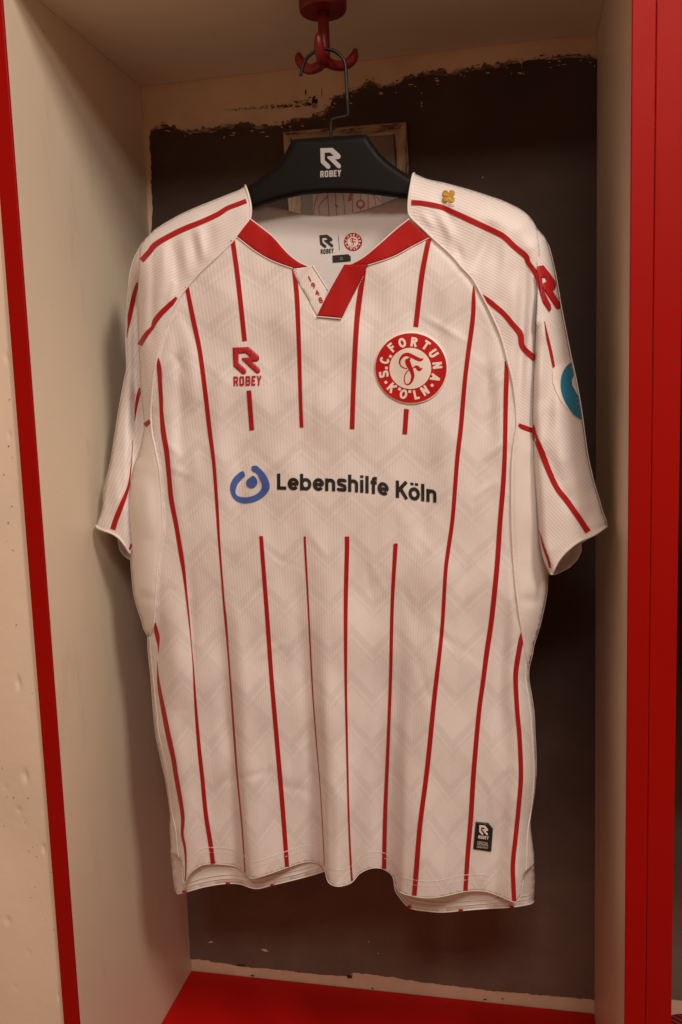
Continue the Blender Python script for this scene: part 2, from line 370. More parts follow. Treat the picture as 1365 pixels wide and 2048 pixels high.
dc = atY([(629.5, 212)], 0.0)[0]; a = np.linspace(0, 2 * np.pi, 17)[:-1]
ringp = [Vector((dc[0] + 0.0021 * math.cos(t), -0.0015, dc[2] + 0.0021 * math.sin(t))) for t in a]
tube('dowel', ringp + ringp[:2], 0.0008, M['dowel'], wall, 6, False)
# neighbouring bay's paint
q = lambda x0, x1, z0, z1, Y: ([(x0, Y, z0), (x1, Y, z0), (x1, Y, z1), (x0, Y, z1)], [(0, 1, 2, 3)])
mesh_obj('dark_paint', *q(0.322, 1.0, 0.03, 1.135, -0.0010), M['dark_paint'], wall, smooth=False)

# cream concrete wall at the left, with its cast pits as real dents
X0, X1, Z0, Z1 = -0.62, -WX - T - 0.0012, -0.35, 1.70; YW = -D + 0.006
nx, nz = 90, 620
xs = X1 - (X1 - X0) * np.linspace(0, 1, nx) ** 2.2; zs = np.linspace(Z0, Z1, nz)
gx, gz = np.meshgrid(xs, zs); gy = np.full_like(gx, YW)
for k in range(14):
    kx, kz = RNG.randn(2) * 22; gy += 0.00035 * np.sin(kx * gx + kz * gz + RNG.rand() * 6)
pits = [(38, 1365, 5, 12, .0035), (52, 1552, 6, 13, .0035), (38, 1621, 4, 7, .003), (88, 1697, 4, 8, .003), (18, 1839, 5, 8, .0035), (12, 1575, 3, 5, .002), (119, 1992, 3, 8, .003), (50, 1645, 3, 4, .003), (60, 1905, 3, 6, .002), (35, 1972, 3, 4, .002), (14, 715, 5, 7, .002), (20, 870, 3, 4, .002)]
for px, py, rx, ry, dp in pits:
    c = atY([(px, py)], YW)[0]; k = 0.88 / FPX
    gy += 0.6 * dp * np.exp(-(((gx - c[0]) / (rx * k)) ** 2 + ((gz - c[2]) / (ry * k)) ** 2) ** 1.5)
verts = np.stack([gx.ravel(), gy.ravel(), gz.ravel()], 1)
faces = [(j * nx + i, j * nx + i + 1, (j + 1) * nx + i + 1, (j + 1) * nx + i) for j in range(nz - 1) for i in range(nx - 1)]
cw = mesh_obj('concrete_wall', verts, faces, M['cream_wall']); tag(cw, 'cream painted concrete wall with small cast pits', kind='structure')
V, F = [], []
for px, py in [(60, 1531), (15, 1593), (57, 1596), (3, 1641), (50, 1645), (8, 1651), (75, 1690), (58, 1702), (66, 1695), (74, 1713), (55, 1768), (70, 1774), (62, 1795), (21, 1902), (65, 1955), (101, 1992), (19, 799), (18, 892), (8, 949), (24, 1012), (17, 1045), (15, 1081), (26, 1100), (65, 1387), (102, 1745), (108, 1860), (5, 1536), (28, 1595), (92, 1840), (45, 2010), (12, 1420), (33, 1250)]:
    rr = 0.5 + 0.7 * random.random(); collect(blob((px, py), rr, rr * 1.3, 7, seed=px + py), YW - 0.0011)
mesh_obj('pin_holes', V, F, M['dirt'], cw, smooth=False)['kind'] = 'stuff'

locker = empty('locker', (0, -D / 2, -0.02)); tag(locker, 'open white locker bay with red front edges and red seat board', 'locker')
def side_panel(parent, x0, x1):
    s = box('side_panel', (x0, -D + 0.0031, -0.42), (x1, -0.0022, 1.66), M['panel_white'], parent)
    box('edge_band', (x0, -D, -0.42), (x1, -D + 0.0030, 1.66), M['edge_red'], s, bevel=0.0009); return s
side_panel(locker, -WX - T, -WX); side_panel(locker, WX, WX + T)
tp = box('top_panel', (-WX + 0.0004, -D + 0.0012, H), (WX - 0.0004, -0.0022, H + T), M['panel_white'], locker)
box('edge_band', (-WX + 0.0004, -D, H + 0.0001), (WX - 0.0004, -D + 0.0011, H + T - 0.0001), M['edge_red'], tp)
box('seat_board', (-WX + 0.0004, -D - 0.06, -0.025), (WX - 0.0004, -0.0022, 0.0), M['seat_red'], locker, bevel=0.0012)
loc2 = empty('locker', (0.62, -D / 2, -0.02)); tag(loc2, 'neighbouring locker at right edge, only its red front edge showing', 'locker')
nx0 = WX + T + 0.0003
side_panel(loc2, nx0, nx0 + 0.0225)
box('top_panel', (nx0 + 0.0229, -D + 0.0012, H), (0.9, -0.0022, H + T), M['panel_white'], loc2)
box('seat_board', (nx0 + 0.0229, -D - 0.06, -0.025), (0.9, -0.0022, 0.0), M['seat_red'], loc2, bevel=0.0012)

# things in the neighbouring bay (only slivers of them show)
gx0 = nx0 + 0.0225
n = 44; V, F = [], []
for j in range(60):
    t = j / 59; z = 1.02 - 0.62 * t; xl = gx0 + 0.030 + 0.055 * max(0, t - 0.55) ** 1.0 + 0.02 * (1 - min(1, t * 6)) ; xr = 0.72
    for i in range(n):
        a = 2 * math.pi * i / n; cx, rx = (xl + xr) / 2, (xr - xl) / 2
        V.append((cx - rx * math.cos(a), -0.13 - 0.045 * math.sin(a) + 0.008 * math.sin(6 * a + 4 * t) * t, z))
for j in range(59):
    for i in range(n): F.append((j * n + i, j * n + (i + 1) % n, (j + 1) * n + (i + 1) % n, (j + 1) * n + i))
F.append(tuple(range(n)))
bk = mesh_obj('black_jersey', V, F, M['black_cloth']); tag(bk, 'black garment hanging in the neighbouring locker at the right edge', 'garment')
V, F = [], []
n = 40
for j in range(n):
    for i in range(n):
        s, t = i / (n - 1), j / (n - 1); x = gx0 + 0.012 + 0.30 * s; y = -0.03 - 0.26 * t
        h = 0.055 * (1 - (2 * s - 1) ** 8) * (1 - (2 * t - 1) ** 8) + 0.006 * math.sin(9 * s + 5 * t) + 0.004 * math.sin(17 * t - 6 * s)
        V.append((x, y, max(0.0015, h)))
for j in range(n - 1):
    for i in range(n - 1): F.append((j * n + i, (j + 1) * n + i, (j + 1) * n + i + 1, j * n + i + 1))
sc_ = mesh_obj('striped_cloth', V, F, M['striped_cloth'], solid=0.0015); tag(sc_, 'red and black striped cloth lying on the neighbouring seat', 'cloth')

# old picture frame with a print, on the back wall
fr = empty('picture_frame', tuple(atY([(700, 440)], 0.0)[0])); tag(fr, 'old picture frame with peeling paint on the wall behind the hanger', 'picture frame')
def slab(name, quad, y0, y1, mat, parent):
    a = atY(quad, y0); b = atY(quad, y0).copy(); b[:, 1] = y1
    V = np.vstack([b, a]); F = [(3, 2, 1, 0)[::-1], (4, 7, 6, 5)[::-1]] + [(i, (i + 1) % 4, 4 + (i + 1) % 4, 4 + i)[::-1] for i in range(4)]
    return mesh_obj(name, V, F, mat, parent, smooth=False)
o_tl, o_tr, o_br, o_bl = (566, 264), (812, 244), (834, 560), (590, 575)
i_tl, i_tr, i_br, i_bl = (592, 284), (787, 269), (806, 537), (614, 551)
slab('frame_rail', [o_tl, o_tr, i_tr, i_tl], -0.0062, -0.0015, M['peeling_across'], fr)
slab('frame_rail', [o_tr, o_br, i_br, i_tr], -0.0059, -0.0015, M['peeling_down'], fr)
slab('frame_rail', [o_br, o_bl, i_bl, i_br], -0.0062, -0.0015, M['peeling_across'], fr)
slab('frame_rail', [o_bl, o_tl, i_tl, i_bl], -0.0059, -0.0015, M['peeling_down'], fr)
post = slab('print', [i_tl, i_tr, i_br, i_bl], -0.0040, -0.0018, M['poster'], fr)
slab('shirt_picture', [(625, 330), (760, 320), (768, 520), (628, 530)], -0.0044, -0.0041, M['poster_shirt'], post)
def flat_line(pts, w, Y, V, F):
    p = smooth_line(pts, 3.0); t = np.gradient(p, axis=0); nn = np.stack([-t[:, 1], t[:, 0]], 1) / np.hypot(t[:, 0], t[:, 1])[:, None]
    n0 = len(V); V.extend([tuple(x) for x in atY(p - nn * w / 2, Y)]); V.extend([tuple(x) for x in atY(p + nn * w / 2, Y)]); m = len(p)
    for i in range(m - 1): F.append((n0 + i, n0 + i + 1, n0 + m + i + 1, n0 + m + i))
V, F = [], []
for L in ([(640, 380), (633, 398), (629, 412), (628, 430)], [(656, 392), (644, 404), (638, 416), (641, 430)], [(655, 380), (657, 410), (659, 435)], [(671, 380), (672, 400), (674, 435)], [(685, 380), (688, 400), (690, 435)], [(705.6, 396), (705.6, 430)], [(721, 380), (721.5, 430)], [(736.5, 380), (737, 430)], [(744, 386), (750, 398), (752, 410)], [(744, 386), (756, 396), (762, 404)]):
    flat_line(L, 1.7, -0.0047, V, F)
collect([(701, 384), (708.5, 384), (703, 401), (695.5, 402)], -0.0048); collect(blob((673.5, 412), 4, 5.5, 10, 2), -0.0048)
aa = np.linspace(0, 2 * np.pi, 25)[:-1]; collect(np.stack([721.5 + 9.3 * np.cos(aa), 408 + 9.3 * np.sin(aa)], 1), -0.0048)
mesh_obj('picture_stripes', V, F, M['poster_red'], post, smooth=False)
V, F = [], []
collect(np.stack([721.5 + 5.0 * np.cos(aa), 408 + 5.0 * np.sin(aa)], 1), -0.0051)
mesh_obj('picture_emblem', V, F, M['poster_shirt'], post, smooth=False)

# ------------------------------------------------------------------ ceiling hook
HY = -0.186
hk = empty('ceiling_hook', (0.0, HY, H)); tag(hk, 'red triple coat hook screwed under the locker top', 'hook')
hc = atY([(646.5, 24)], HY)[0]
def lathe(name, prof, cx, cy, mat, parent, seg=48):
    V, F = [], []
    for (rad, z) in prof:
        for k in range(seg):
            a = 2 * math.pi * k / seg; V.append((cx + rad * math.cos(a), cy + rad * math.sin(a), z))
    for i in range(len(prof) - 1):
        for k in range(seg):
            k2 = (k + 1) % seg; F.append((i * seg + k, (i + 1) * seg + k, (i + 1) * seg + k2, i * seg + k2))
    F.append(tuple(range((len(prof) - 1) * seg, len(prof) * seg)))
    o = mesh_obj(name, V, F, mat, parent); m = o.modifiers.new('edge', 'EDGE_SPLIT'); m.split_angle = math.radians(40); return o
zb = hc[2]
lathe('base', [(0.0238, H - 0.0003), (0.0238, zb + 0.004), (0.0234, zb + 0.0014), (0.0222, zb), (0.0004, zb)], hc[0], HY, M['hook_red'], hk)
node = atY([(650, 121)], HY)[0]
tube('stem', [(hc[0], HY, zb + 0.002), (hc[0], HY, zb - 0.008), (node[0], HY, node[2] + 0.01), (node[0], HY, node[2] - 0.004), (node[0], HY, node[2] - 0.0065)], [0.0056, 0.0056, 0.0058, 0.0056, 0.003], M['hook_red'], hk, 20)
def prong(pp):
    P = np.vstack([atY([(x, y)], Y) for x, y, Y in pp]); P = smooth_line(P, 0.0012)
    R = np.full(len(P), 0.0050); R[-1] = 0.0020; R[-2] = 0.0038; R[-3] = 0.0046; tube('prong', P, R, M['hook_red'], hk, 18)
prong([(650, 121, HY), (636, 134, HY + .006), (616, 138, HY + .013), (602, 125, HY + .018), (598, 112, HY + .020), (598, 106, HY + .020)])
prong([(650, 121, HY), (668, 130, HY + .007), (688, 131, HY + .015), (704, 120, HY + .020), (710, 107, HY + .022), (711.5, 98, HY + .022)])
prong([(650, 122, HY), (648, 126, HY - .008), (645, 122, HY - .016), (641, 105, HY - .024), (638, 84, HY - .028), (636.5, 66, HY - .030)])

# ------------------------------------------------------------------ clothes hanger
HG = -0.190
hanger = empty('clothes_hanger', tuple(atY([(660, 400)], HG)[0])); tag(hanger, 'black plastic clothes hanger with printed logo hanging from the red hook', 'hanger')
hp = [(586, 279.5), (592, 278), (727, 268.5), (733.5, 269), (738, 275), (748, 290.6), (762, 309), (780.6, 325.5), (801, 340), (823.7, 354), (850, 373), (900, 398), (960, 425), (1010, 455), (1006, 475), (960, 460), (900, 432), (850, 408), (817.6, 398.5), (766, 392), (730, 388), (693, 386.4), (649, 386.4), (605, 390), (565, 399), (528, 410), (504, 419.4), (450, 444), (390, 472), (345, 498), (338, 480), (380, 450), (430, 425), (470, 400), (495, 374), (528, 352), (554, 330), (572, 304), (580, 288)]
hv, hf = fill(hp, 5, 4); hb = resample(hp, 3, True); hd, _ = seg_dist(hv, np.vstack([hb, hb[:1]]))
bul = 0.0085 * np.sqrt(np.clip(1 - (1 - np.clip(hd / 10, 0, 1)) ** 2, 0, 1))
fv = atY(hv, HG - bul); bv = atY(hv, HG); bv[:, 1] = HG + bul; nh = len(hv)
hbody = mesh_obj('body', np.vstack([fv, bv]), [list(t) for t in hf] + [[i + nh for i in reversed(t)] for t in hf], M['black_plastic'], hanger)
wire = [(602, 152), (604, 140), (609, 125), (617, 113), (630, 103.5), (643, 99), (656, 98.5), (669, 102), (680, 110), (688, 120), (691.5, 132), (693, 160), (695, 195), (696.5, 224), (696, 230), (691, 233), (672, 237), (665, 240), (662.5, 247), (662.5, 258), (662.5, 284)]
wp = smooth_line(wire, 2.5); yy = np.interp(wp[:, 1], [100, 200, 280], [-0.1985, -0.196, HG])
tube('wire', atY(wp, yy), 0.0017, M['black_wire'], hanger, 10)

# ------------------------------------------------------------------ the shirt: outlines traced in photo pixels
SHO_L = [(491, 371), (480, 379), (460, 387), (430, 399), (400, 411), (370, 424), (345, 437), (320, 452), (305, 463), (290, 479)]
FOLD_L = [(282, 492), (279, 513), (277.4, 563), (275.5, 618), (276.5, 680), (279, 717), (281, 766), (284, 805), (287.7, 838), (288, 862)]
GUS_LO = [(288, 862), (279, 905), (270, 927), (264, 950), (258, 977), (255.5, 1010), (258, 1048), (261.5, 1084), (262, 1120), (264, 1152), (267.6, 1186), (274, 1212.6), (283, 1239.5), (288, 1257.5), (295.5, 1271)]
SIDE_L = [(295.5, 1271), (297, 1305), (301.6, 1349), (305, 1393), (311, 1463), (321, 1513), (329, 1553), (335, 1590), (340, 1630), (339.5, 1655), (341.5, 1690), (341.5, 1706)]
SLEEVE_OUT_L = [(290, 479), (278, 500), (268, 520), (261, 545), (258, 570), (255.5, 600), (253.5, 650), (252.5, 685), (254, 735), (250, 757), (243, 795), (236, 834), (230, 873), (222, 924), (213, 961), (209, 981), (207.5, 997), (203.6, 1022), (195, 1045), (193, 1051)]
RAG_L = [(491, 371), (497, 389), (502, 412), (502, 429), (499, 440), (488, 454), (475, 471), (462, 487), (440, 508), (417.6, 529), (395, 551), (372, 578), (352, 607), (336, 641), (323, 678), (316, 709), (309, 747), (305, 786), (302.5, 815), (303, 840)]
GUS_LS = [(303, 840), (305.5, 868), (312, 900), (319, 940), (323.7, 995), (325.5, 1040), (325, 1073), (319, 1102), (315, 1141), (312.5, 1186), (310, 1224), (307, 1253), (301, 1271)]
SEAM_L = [(301, 1271), (302.5, 1305), (307, 1353), (314, 1420), (318, 1464), (328, 1509), (335, 1544), (342, 1611), (352, 1658), (355.4, 1697), (358.5, 1715)]
SLIT_L = [(358.5, 1715), (364.6, 1735), (366.5, 1762), (366, 1775)]
HEM = [(371, 1765), (381, 1747), (403, 1731), (428, 1728), (465, 1731), (480, 1738), (492, 1748), (506, 1757), (541, 1747), (578, 1734), (612, 1724), (634, 1726), (648, 1735), (654, 1757), (661, 1768), (677, 1773), (696, 1769), (707, 1762), (719, 1748), (738, 1738), (757, 1736), (773, 1741), (785, 1752), (791, 1771), (802, 1785), (825, 1792), (857, 1796), (890, 1792), (931, 1783), (964, 1782), (986, 1787), (1018, 1800), (1031, 1805)]
SLIT_R = [(1036, 1800), (1043, 1789), (1047, 1760), (1053, 1742)]
SEAM_R = [(1047, 1280), (1052.8, 1313), (1051, 1338), (1052.8, 1365), (1060, 1412), (1064, 1458), (1066.7, 1505), (1068.3, 1555), (1063.6, 1614), (1056, 1663), (1054, 1711), (1053, 1742)]
SIDE_R = [(1069.5, 1285.7), (1064, 1313.6), (1059, 1334), (1058, 1358), (1063, 1388), (1068.5, 1425), (1070.4, 1467), (1072.8, 1514), (1073, 1552), (1070, 1592), (1062, 1643), (1065, 1679), (1069, 1711), (1069, 1730)]
GUS_RS = [(1034, 853), (1031, 870), (1025, 924), (1023.7, 1006), (1025, 1074), (1030.6, 1156), (1038.8, 1225), (1047, 1280)]
GUS_RS2 = GUS_RS + [(1052.4, 1311), (1057, 1333)]
GUS_RO = [(1078, 800), (1085, 900), (1092, 1000), (1096, 1100), (1096, 1151), (1094.7, 1182), (1089, 1213), (1079, 1256), (1069.5, 1285.7)]
RAG_R = [(829, 347), (826, 351), (820.5, 381), (817.6, 403), (817.6, 424), (822, 434), (833.7, 446), (848, 459), (863, 473.6), (877.7, 487), (893.8, 501), (908.4, 516), (924.5, 535), (939, 550), (949, 563), (966.5, 595), (984, 630), (1001.7, 671), (1013.4, 712), (1025, 759), (1032, 809), (1034, 853)]
SHO_R = [(829, 347), (834, 349), (856, 358), (888, 365), (917, 372.5), (946.5, 381), (976, 390.5), (1007.5, 401.5), (1042.7, 419), (1063, 437), (1075, 457)]
INN_R = [(1075, 457), (1081, 520), (1081, 600), (1080, 700), (1078, 800)]
SLEEVE_OUT_R = [(1075, 457), (1086, 469), (1092.5, 478), (1098.4, 495), (1105.7, 522), (1113, 557), (1122, 610), (1132, 662), (1142, 712), (1152, 757), (1161.4, 809), (1168.7, 861), (1175.5, 910), (1188, 965), (1198.8, 1000), (1205.6, 1025), (1212.4, 1041), (1214, 1052)]
CUFF_R = [(1214, 1052), (1188, 1069), (1157.7, 1082.7), (1133, 1102), (1116.7, 1121), (1107, 1140), (1103, 1149.5)]
FOLD_R = [(1097.6, 1145), (1087, 1118), (1080.5, 1088), (1075.7, 1033), (1071.6, 979), (1067.5, 924), (1067, 869), (1065.4, 820), (1066.3, 770), (1070, 715), (1072.7, 656), (1075.5, 598), (1076, 550), (1074, 500), (1071, 462)]
CUFF_L = [(193, 1051), (197, 1056), (209, 1061), (223, 1066), (233, 1071.5), (242, 1079), (250, 1090), (257, 1101), (262, 1107)]
BACK_HEM = [(355, 1788), (372, 1784), (412, 1773), (452, 1767), (480, 1768), (512, 1777), (545, 1770), (606, 1755), (649, 1742), (690, 1726), (730, 1716), (765, 1726), (786, 1752), (791, 1779), (802, 1797), (822, 1816), (857, 1822), (886, 1824), (922, 1821), (970, 1817), (1022, 1814), (1060, 1808), (1068.5, 1801)]

SIL_A = [smooth_line(SHO_L + [(278, 500), (268.5, 522), (267, 550), (273, 590)] + FOLD_L[3:], 4), smooth_line(GUS_LO, 4), smooth_line(SIDE_L + [(345, 1741), (349, 1779)], 4), smooth_line(SHO_R + [(1092, 478), (1099, 497), (1103, 530), (1097, 580), (1087, 630), (1081, 700), (1078, 800)] + GUS_RO[1:] + SIDE_R[1:] + [(1070.7, 1769), (1068.5, 1801)], 4)]
SIL_A = [SIL_A[0], SIL_A[1], SIL_A[2], SIL_A[3]]
def flow_x(P):
    return 700 + (P[:, 0] - 700) * (1 - 0.21 * (1750 - P[:, 1]) / 650.0)
_ph = RNG.rand(60) * 6.28; _dr = RNG.rand(60) * 6.28
def wob(P, wl, k0, n=9):
    s = np.zeros(len(P))
    for k in range(k0, k0 + n):
        w = 2 * math.pi / (wl * (0.7 + 0.6 * ((k * 0.618) % 1))); s += np.sin(w * (math.cos(_dr[k]) * P[:, 0] * 1.35 + math.sin(_dr[k]) * P[:, 1] * 0.8) + _ph[k])
    return s / math.sqrt(n)
HX = [320, 371, 428, 470, 485, 497, 520, 560, 606, 639, 653, 677, 706, 740, 768, 785, 801, 840, 890, 950, 992, 1030, 1075]
HYO = [0.004, -0.002, 0.006, 0.010, 0.011, -0.007, -0.008, 0.0, 0.009, 0.013, -0.013, -0.017, -0.008, 0.011, 0.014, 0.011, -0.010, -0.015, -0.012, 0.0, 0.004, -0.006, 0.0]
def flute(P):
    x = flow_x(P); t = np.clip((P[:, 1] - 960) / 790.0, 0, 1.06) ** 1.5
    lx = np.arange(300, 1100, 2.0); base = np.interp(lx, HX, HYO)
    def blur(a, s):
        k = np.exp(-0.5 * (np.arange(-40, 41) * 2.0 / s) ** 2); k /= k.sum(); return np.convolve(np.pad(a, 40, 'edge'), k, 'valid')
    soft, sharp = blur(base, 18), blur(base, 5)
    w = np.clip((P[:, 1] - 1200) / 420.0, 0, 1)
    return 1.45 * t * (np.interp(x, lx, soft) * (1 - w) + np.interp(x, lx, sharp) * w)
# (line, half width in px, depth in m: + is away from the camera)
FOLDS_A = [
    ([(1014, 1140), (1009, 1220), (1001, 1310), (997, 1420), (1004, 1540)], 13, 0.0055),
    ([(1030, 1330), (1034, 1420), (1040, 1520)], 12, -0.003),
    ([(430, 1130), (446, 1320), (462, 1520), (476, 1700)], 12, 0.0030),
    ([(472, 1180), (486, 1400), (498, 1600)], 12, -0.003),
    ([(592, 1130), (604, 1300), (618, 1480), (632, 1660)], 11, 0.0030),
    ([(640, 1200), (655, 1450), (668, 1650)], 16, -0.004),
    ([(770, 1300), (752, 1500), (748, 1700)], 15, 0.004),
    ([(380, 1130), (384, 1280), (389, 1400)], 8, 0.0035),
    ([(350, 1180), (352, 1300), (356, 1420)], 16, -0.004),
    ([(316, 1150), (320, 1260), (314, 1330), (322, 1400)], 8, 0.003),
    ([(730, 1106), (755, 1150), (790, 1215)], 6, -0.0006), ([(803, 1155), (815, 1200), (826, 1250)], 6, 0.0006),
    ([(478, 880), (482, 960), (470, 1080)], 10, 0.0022), ([(448, 700), (440, 850), (446, 980)], 14, -0.0025),
    ([(348, 640), (356, 720), (362, 830), (360, 920)], 7, 0.0022), ([(375, 640), (384, 740), (392, 860)], 9, -0.0018),
    ([(332, 760), (342, 850), (352, 960), (368, 1080)], 8, -0.002),
    ([(640, 660), (650, 780), (640, 900)], 22, -0.0025), ([(560, 640), (555, 780), (560, 900)], 18, 0.0018), ([(760, 560), (745, 660), (740, 790)], 14, 0.0018),
    ([(905, 560), (898, 700), (892, 860), (880, 1010)], 16, -0.002), ([(965, 640), (972, 760), (975, 900)], 10, 0.0022),
    ([(988, 700), (1000, 800), (1000, 930)], 8, -0.0015), ([(850, 960), (848, 1050), (840, 1120)], 14, 0.002),
    # left shoulder
    ([(322, 462), (328, 520), (326, 600)], 7, -0.0028), ([(303, 480), (306, 560), (303, 700)], 6, 0.0032), ([(345, 455), (352, 520), (358, 590)], 7, 0.0026),
    ([(366, 462), (371, 515), (378, 560)], 6, -0.0024), ([(383, 452), (390, 500), (396, 540)], 5, 0.0022), ([(398, 450), (403, 490), (408, 525)], 5, -0.0022),
    ([(420, 440), (422, 480), (425, 515)], 8, 0.0018), ([(290, 560), (288, 640), (290, 760)], 7, -0.002), ([(338, 610), (345, 580), (352, 560)], 4, -0.0012),
    # right shoulder
    ([(985, 440), (965, 500), (945, 545)], 10, 0.0034), ([(1014, 440), (1012, 520), (1000, 600)], 11, -0.0034), ([(1057, 495), (1048, 600), (1043, 700), (1037, 840)], 7, 0.0065),
    ([(1034, 540), (1028, 620), (1022, 690)], 9, -0.002), ([(866, 380), (884, 408), (906, 455)], 7, 0.0032), ([(878, 424), (898, 462), (912, 505)], 7, -0.0030), ([(843, 424), (856, 440), (872, 458)], 5, -0.0018),
    ([(900, 470), (915, 500), (930, 530)], 6, 0.002), ([(1066, 560), (1062, 700), (1056, 840)], 6, -0.002),
    # side panels
    ([(272, 1180), (292, 1196), (312, 1190)], 8, 0.0014), ([(1038, 1196), (1066, 1202), (1092, 1196)], 8, 0.0014), ([(1055, 900), (1052, 1000), (1050, 1120)], 10, 0.003), ([(285, 950), (296, 1010), (300, 1080)], 12, -0.002),
    # seam grooves on the body side
    ([(x + 6, y + 5) for x, y in RAG_L[7:14]] + [(x + 7, y) for x, y in RAG_L[14:]], 3.2, 0.0018), ([(x - 6, y + 5) for x, y in RAG_R[6:15]] + [(x - 7, y) for x, y in RAG_R[15:]], 3.2, 0.0018),
    ([(x + 6, y) for x, y in GUS_LS[:-1]], 3.5, 0.0012), ([(x - 6, y) for x, y in GUS_RS], 3.5, 0.0016),
]
_wr = np.random.RandomState(5)
for _k in range(64):                                            # slight creases left from folding and wearing
    _x, _y = _wr.uniform(340, 1030), _wr.uniform(640, 1690); _a = _wr.normal(1.57, 0.55); _l = _wr.uniform(50, 150)
    _dx, _dy = math.cos(_a) * _l / 2, abs(math.sin(_a)) * _l / 2; _b = _wr.uniform(-10, 10)
    FOLDS_A.append(([(_x - _dx, _y - _dy), (_x + _b, _y), (_x + _dx, _y + _dy)], _wr.uniform(4.6, 8.0), _wr.choice([-1, 1]) * _wr.uniform(0.0003, 0.00085)))
for _x, _y, _dx, _dy in ((322, 880, 45, 40), (330, 930, 50, 25), (338, 700, 40, 60), (1016, 880, -45, 45), (1008, 760, -35, 60), (1000, 960, -55, 40), (360, 620, 30, 70), (955, 620, -20, 70)):
    FOLDS_A.append(([(_x, _y), (_x + _dx * .5, _y + _dy * .4), (_x + _dx, _y + _dy)], 5.0, _wr.choice([-1, 1]) * 0.0009))
FOLDS_A = [(smooth_line(l, 8), w, a * (1.35 if w > 4 and l[0][1] > 560 else 1.0)) for l, w, a in FOLDS_A]
EDGE_Y = -0.204
def field_A(P):
    P = np.atleast_2d(np.asarray(P, float)); d = np.full(len(P), 1e9)
    for s in SIL_A: d = np.minimum(d, seg_dist(P, s)[0])
    R = 50.0; t = np.clip(d / R, 0, 1); Y = EDGE_Y - 0.030 * np.sqrt(np.clip(1 - (1 - t) ** 2, 0, 1)) - 0.010 * np.clip(d / 330, 0, 1) ** 0.8
    for l, w, a in FOLDS_A:
        m = (P[:, 0] > l[:, 0].min() - 4 * w) & (P[:, 0] < l[:, 0].max() + 4 * w) & (P[:, 1] > l[:, 1].min() - 4 * w) & (P[:, 1] < l[:, 1].max() + 4 * w)
        if not m.any(): continue
        q, fr = seg_dist(P[m], l); e = np.sin(np.pi * np.clip(fr, 0, 1)) if w > 4 else np.clip(np.minimum(fr, 1 - fr) / 0.12, 0, 1)
        Y[m] += a * e * np.exp(-0.5 * (q / w) ** 2)
    Y += flute(P) * np.clip(d / 40, 0, 1)
    Y += 0.0016 * wob(P, 170, 0) + 0.00022 * wob(P, 60, 12)
    return Y
def round_edge(d):
    t = np.clip(d / 50.0, 0, 1); return EDGE_Y - 0.030 * np.sqrt(np.clip(1 - (1 - t) ** 2, 0, 1)) - 0.010 * np.clip(d / 330, 0, 1) ** 0.8
SIL_B = smooth_line(SLEEVE_OUT_L, 4)
FOLDS_B = [(smooth_line(l, 8), w, a) for l, w, a in [([(274, 540), (272, 680), (274, 800), (272, 900)], 8, 0.014), ([(240, 900), (232, 960), (236, 1020)], 9, -0.002), ([(262, 640), (262, 720), (260, 800)], 5, -0.002), ([(276, 840), (270, 880), (262, 920)], 4, 0.002)]]
def field_B(P):
    P = np.atleast_2d(np.asarray(P, float)); d = seg_dist(P, SIL_B)[0]; t = np.clip(d / 45, 0, 1)
    Y = -0.168 - 0.018 * np.sqrt(np.clip(1 - (1 - t) ** 2, 0, 1)) - 0.034 * np.clip((P[:, 1] - 740) / 280, 0, 1) * np.clip((310 - P[:, 0]) / 60, 0, 1)
    for l, w, a in FOLDS_B:
        q, fr = seg_dist(P, l); e = np.clip(np.minimum(fr, 1 - fr) / 0.2, 0, 1); Y += a * e * np.exp(-0.5 * (q / w) ** 2)
    w = np.clip((P[:, 1] - 505) / 110, 0, 1); w = w * w * (3 - 2 * w)
    return w * (Y + 0.0004 * wob(P, 40, 30)) + (1 - w) * (round_edge(d) + 0.0006)
SIL_C1 = smooth_line(SLEEVE_OUT_R, 4); SIL_C2 = smooth_line(FOLD_R[:-4], 4)
FOLDS_C = [(smooth_line(l, 8), w, a) for l, w, a in [([(1078, 470), (1083, 540), (1086, 620), (1092, 720)], 6, -0.002), ([(1090, 640), (1100, 760), (1095, 880)], 10, 0.003), ([(1120, 760), (1118, 860), (1135, 960)], 14, -0.003), ([(1098, 900), (1118, 960), (1150, 1020)], 10, 0.002), ([(1180, 960), (1185, 1000), (1192, 1040)], 8, 0.002)]]
def field_C(P):
    P = np.atleast_2d(np.asarray(P, float)); d1 = seg_dist(P, SIL_C1)[0]; d2 = seg_dist(P, SIL_C2)[0]
    t = np.clip(d1 / 75, 0, 1); Y = -0.200 - 0.040 * np.sqrt(np.clip(1 - (1 - t) ** 2, 0, 1))
    lo = np.clip((P[:, 1] - 560) / 200, 0, 1); t2 = np.clip(d2 / 18, 0, 1); Y += lo * 0.016 * (1 - np.sqrt(np.clip(1 - (1 - t2) ** 2, 0, 1)))
    Y -= 0.010 * np.clip((P[:, 1] - 800) / 300, 0, 1)
    for l, w, a in FOLDS_C:
        q, fr = seg_dist(P, l); e = np.clip(np.minimum(fr, 1 - fr) / 0.2, 0, 1); Y += a * e * np.exp(-0.5 * (q / w) ** 2)
    w = np.clip((P[:, 1] - 530) / 150, 0, 1); w = w * w * (3 - 2 * w)
    return w * (Y + 0.0005 * wob(P, 60, 40)) + (1 - w) * (round_edge(d1) - 0.0002)
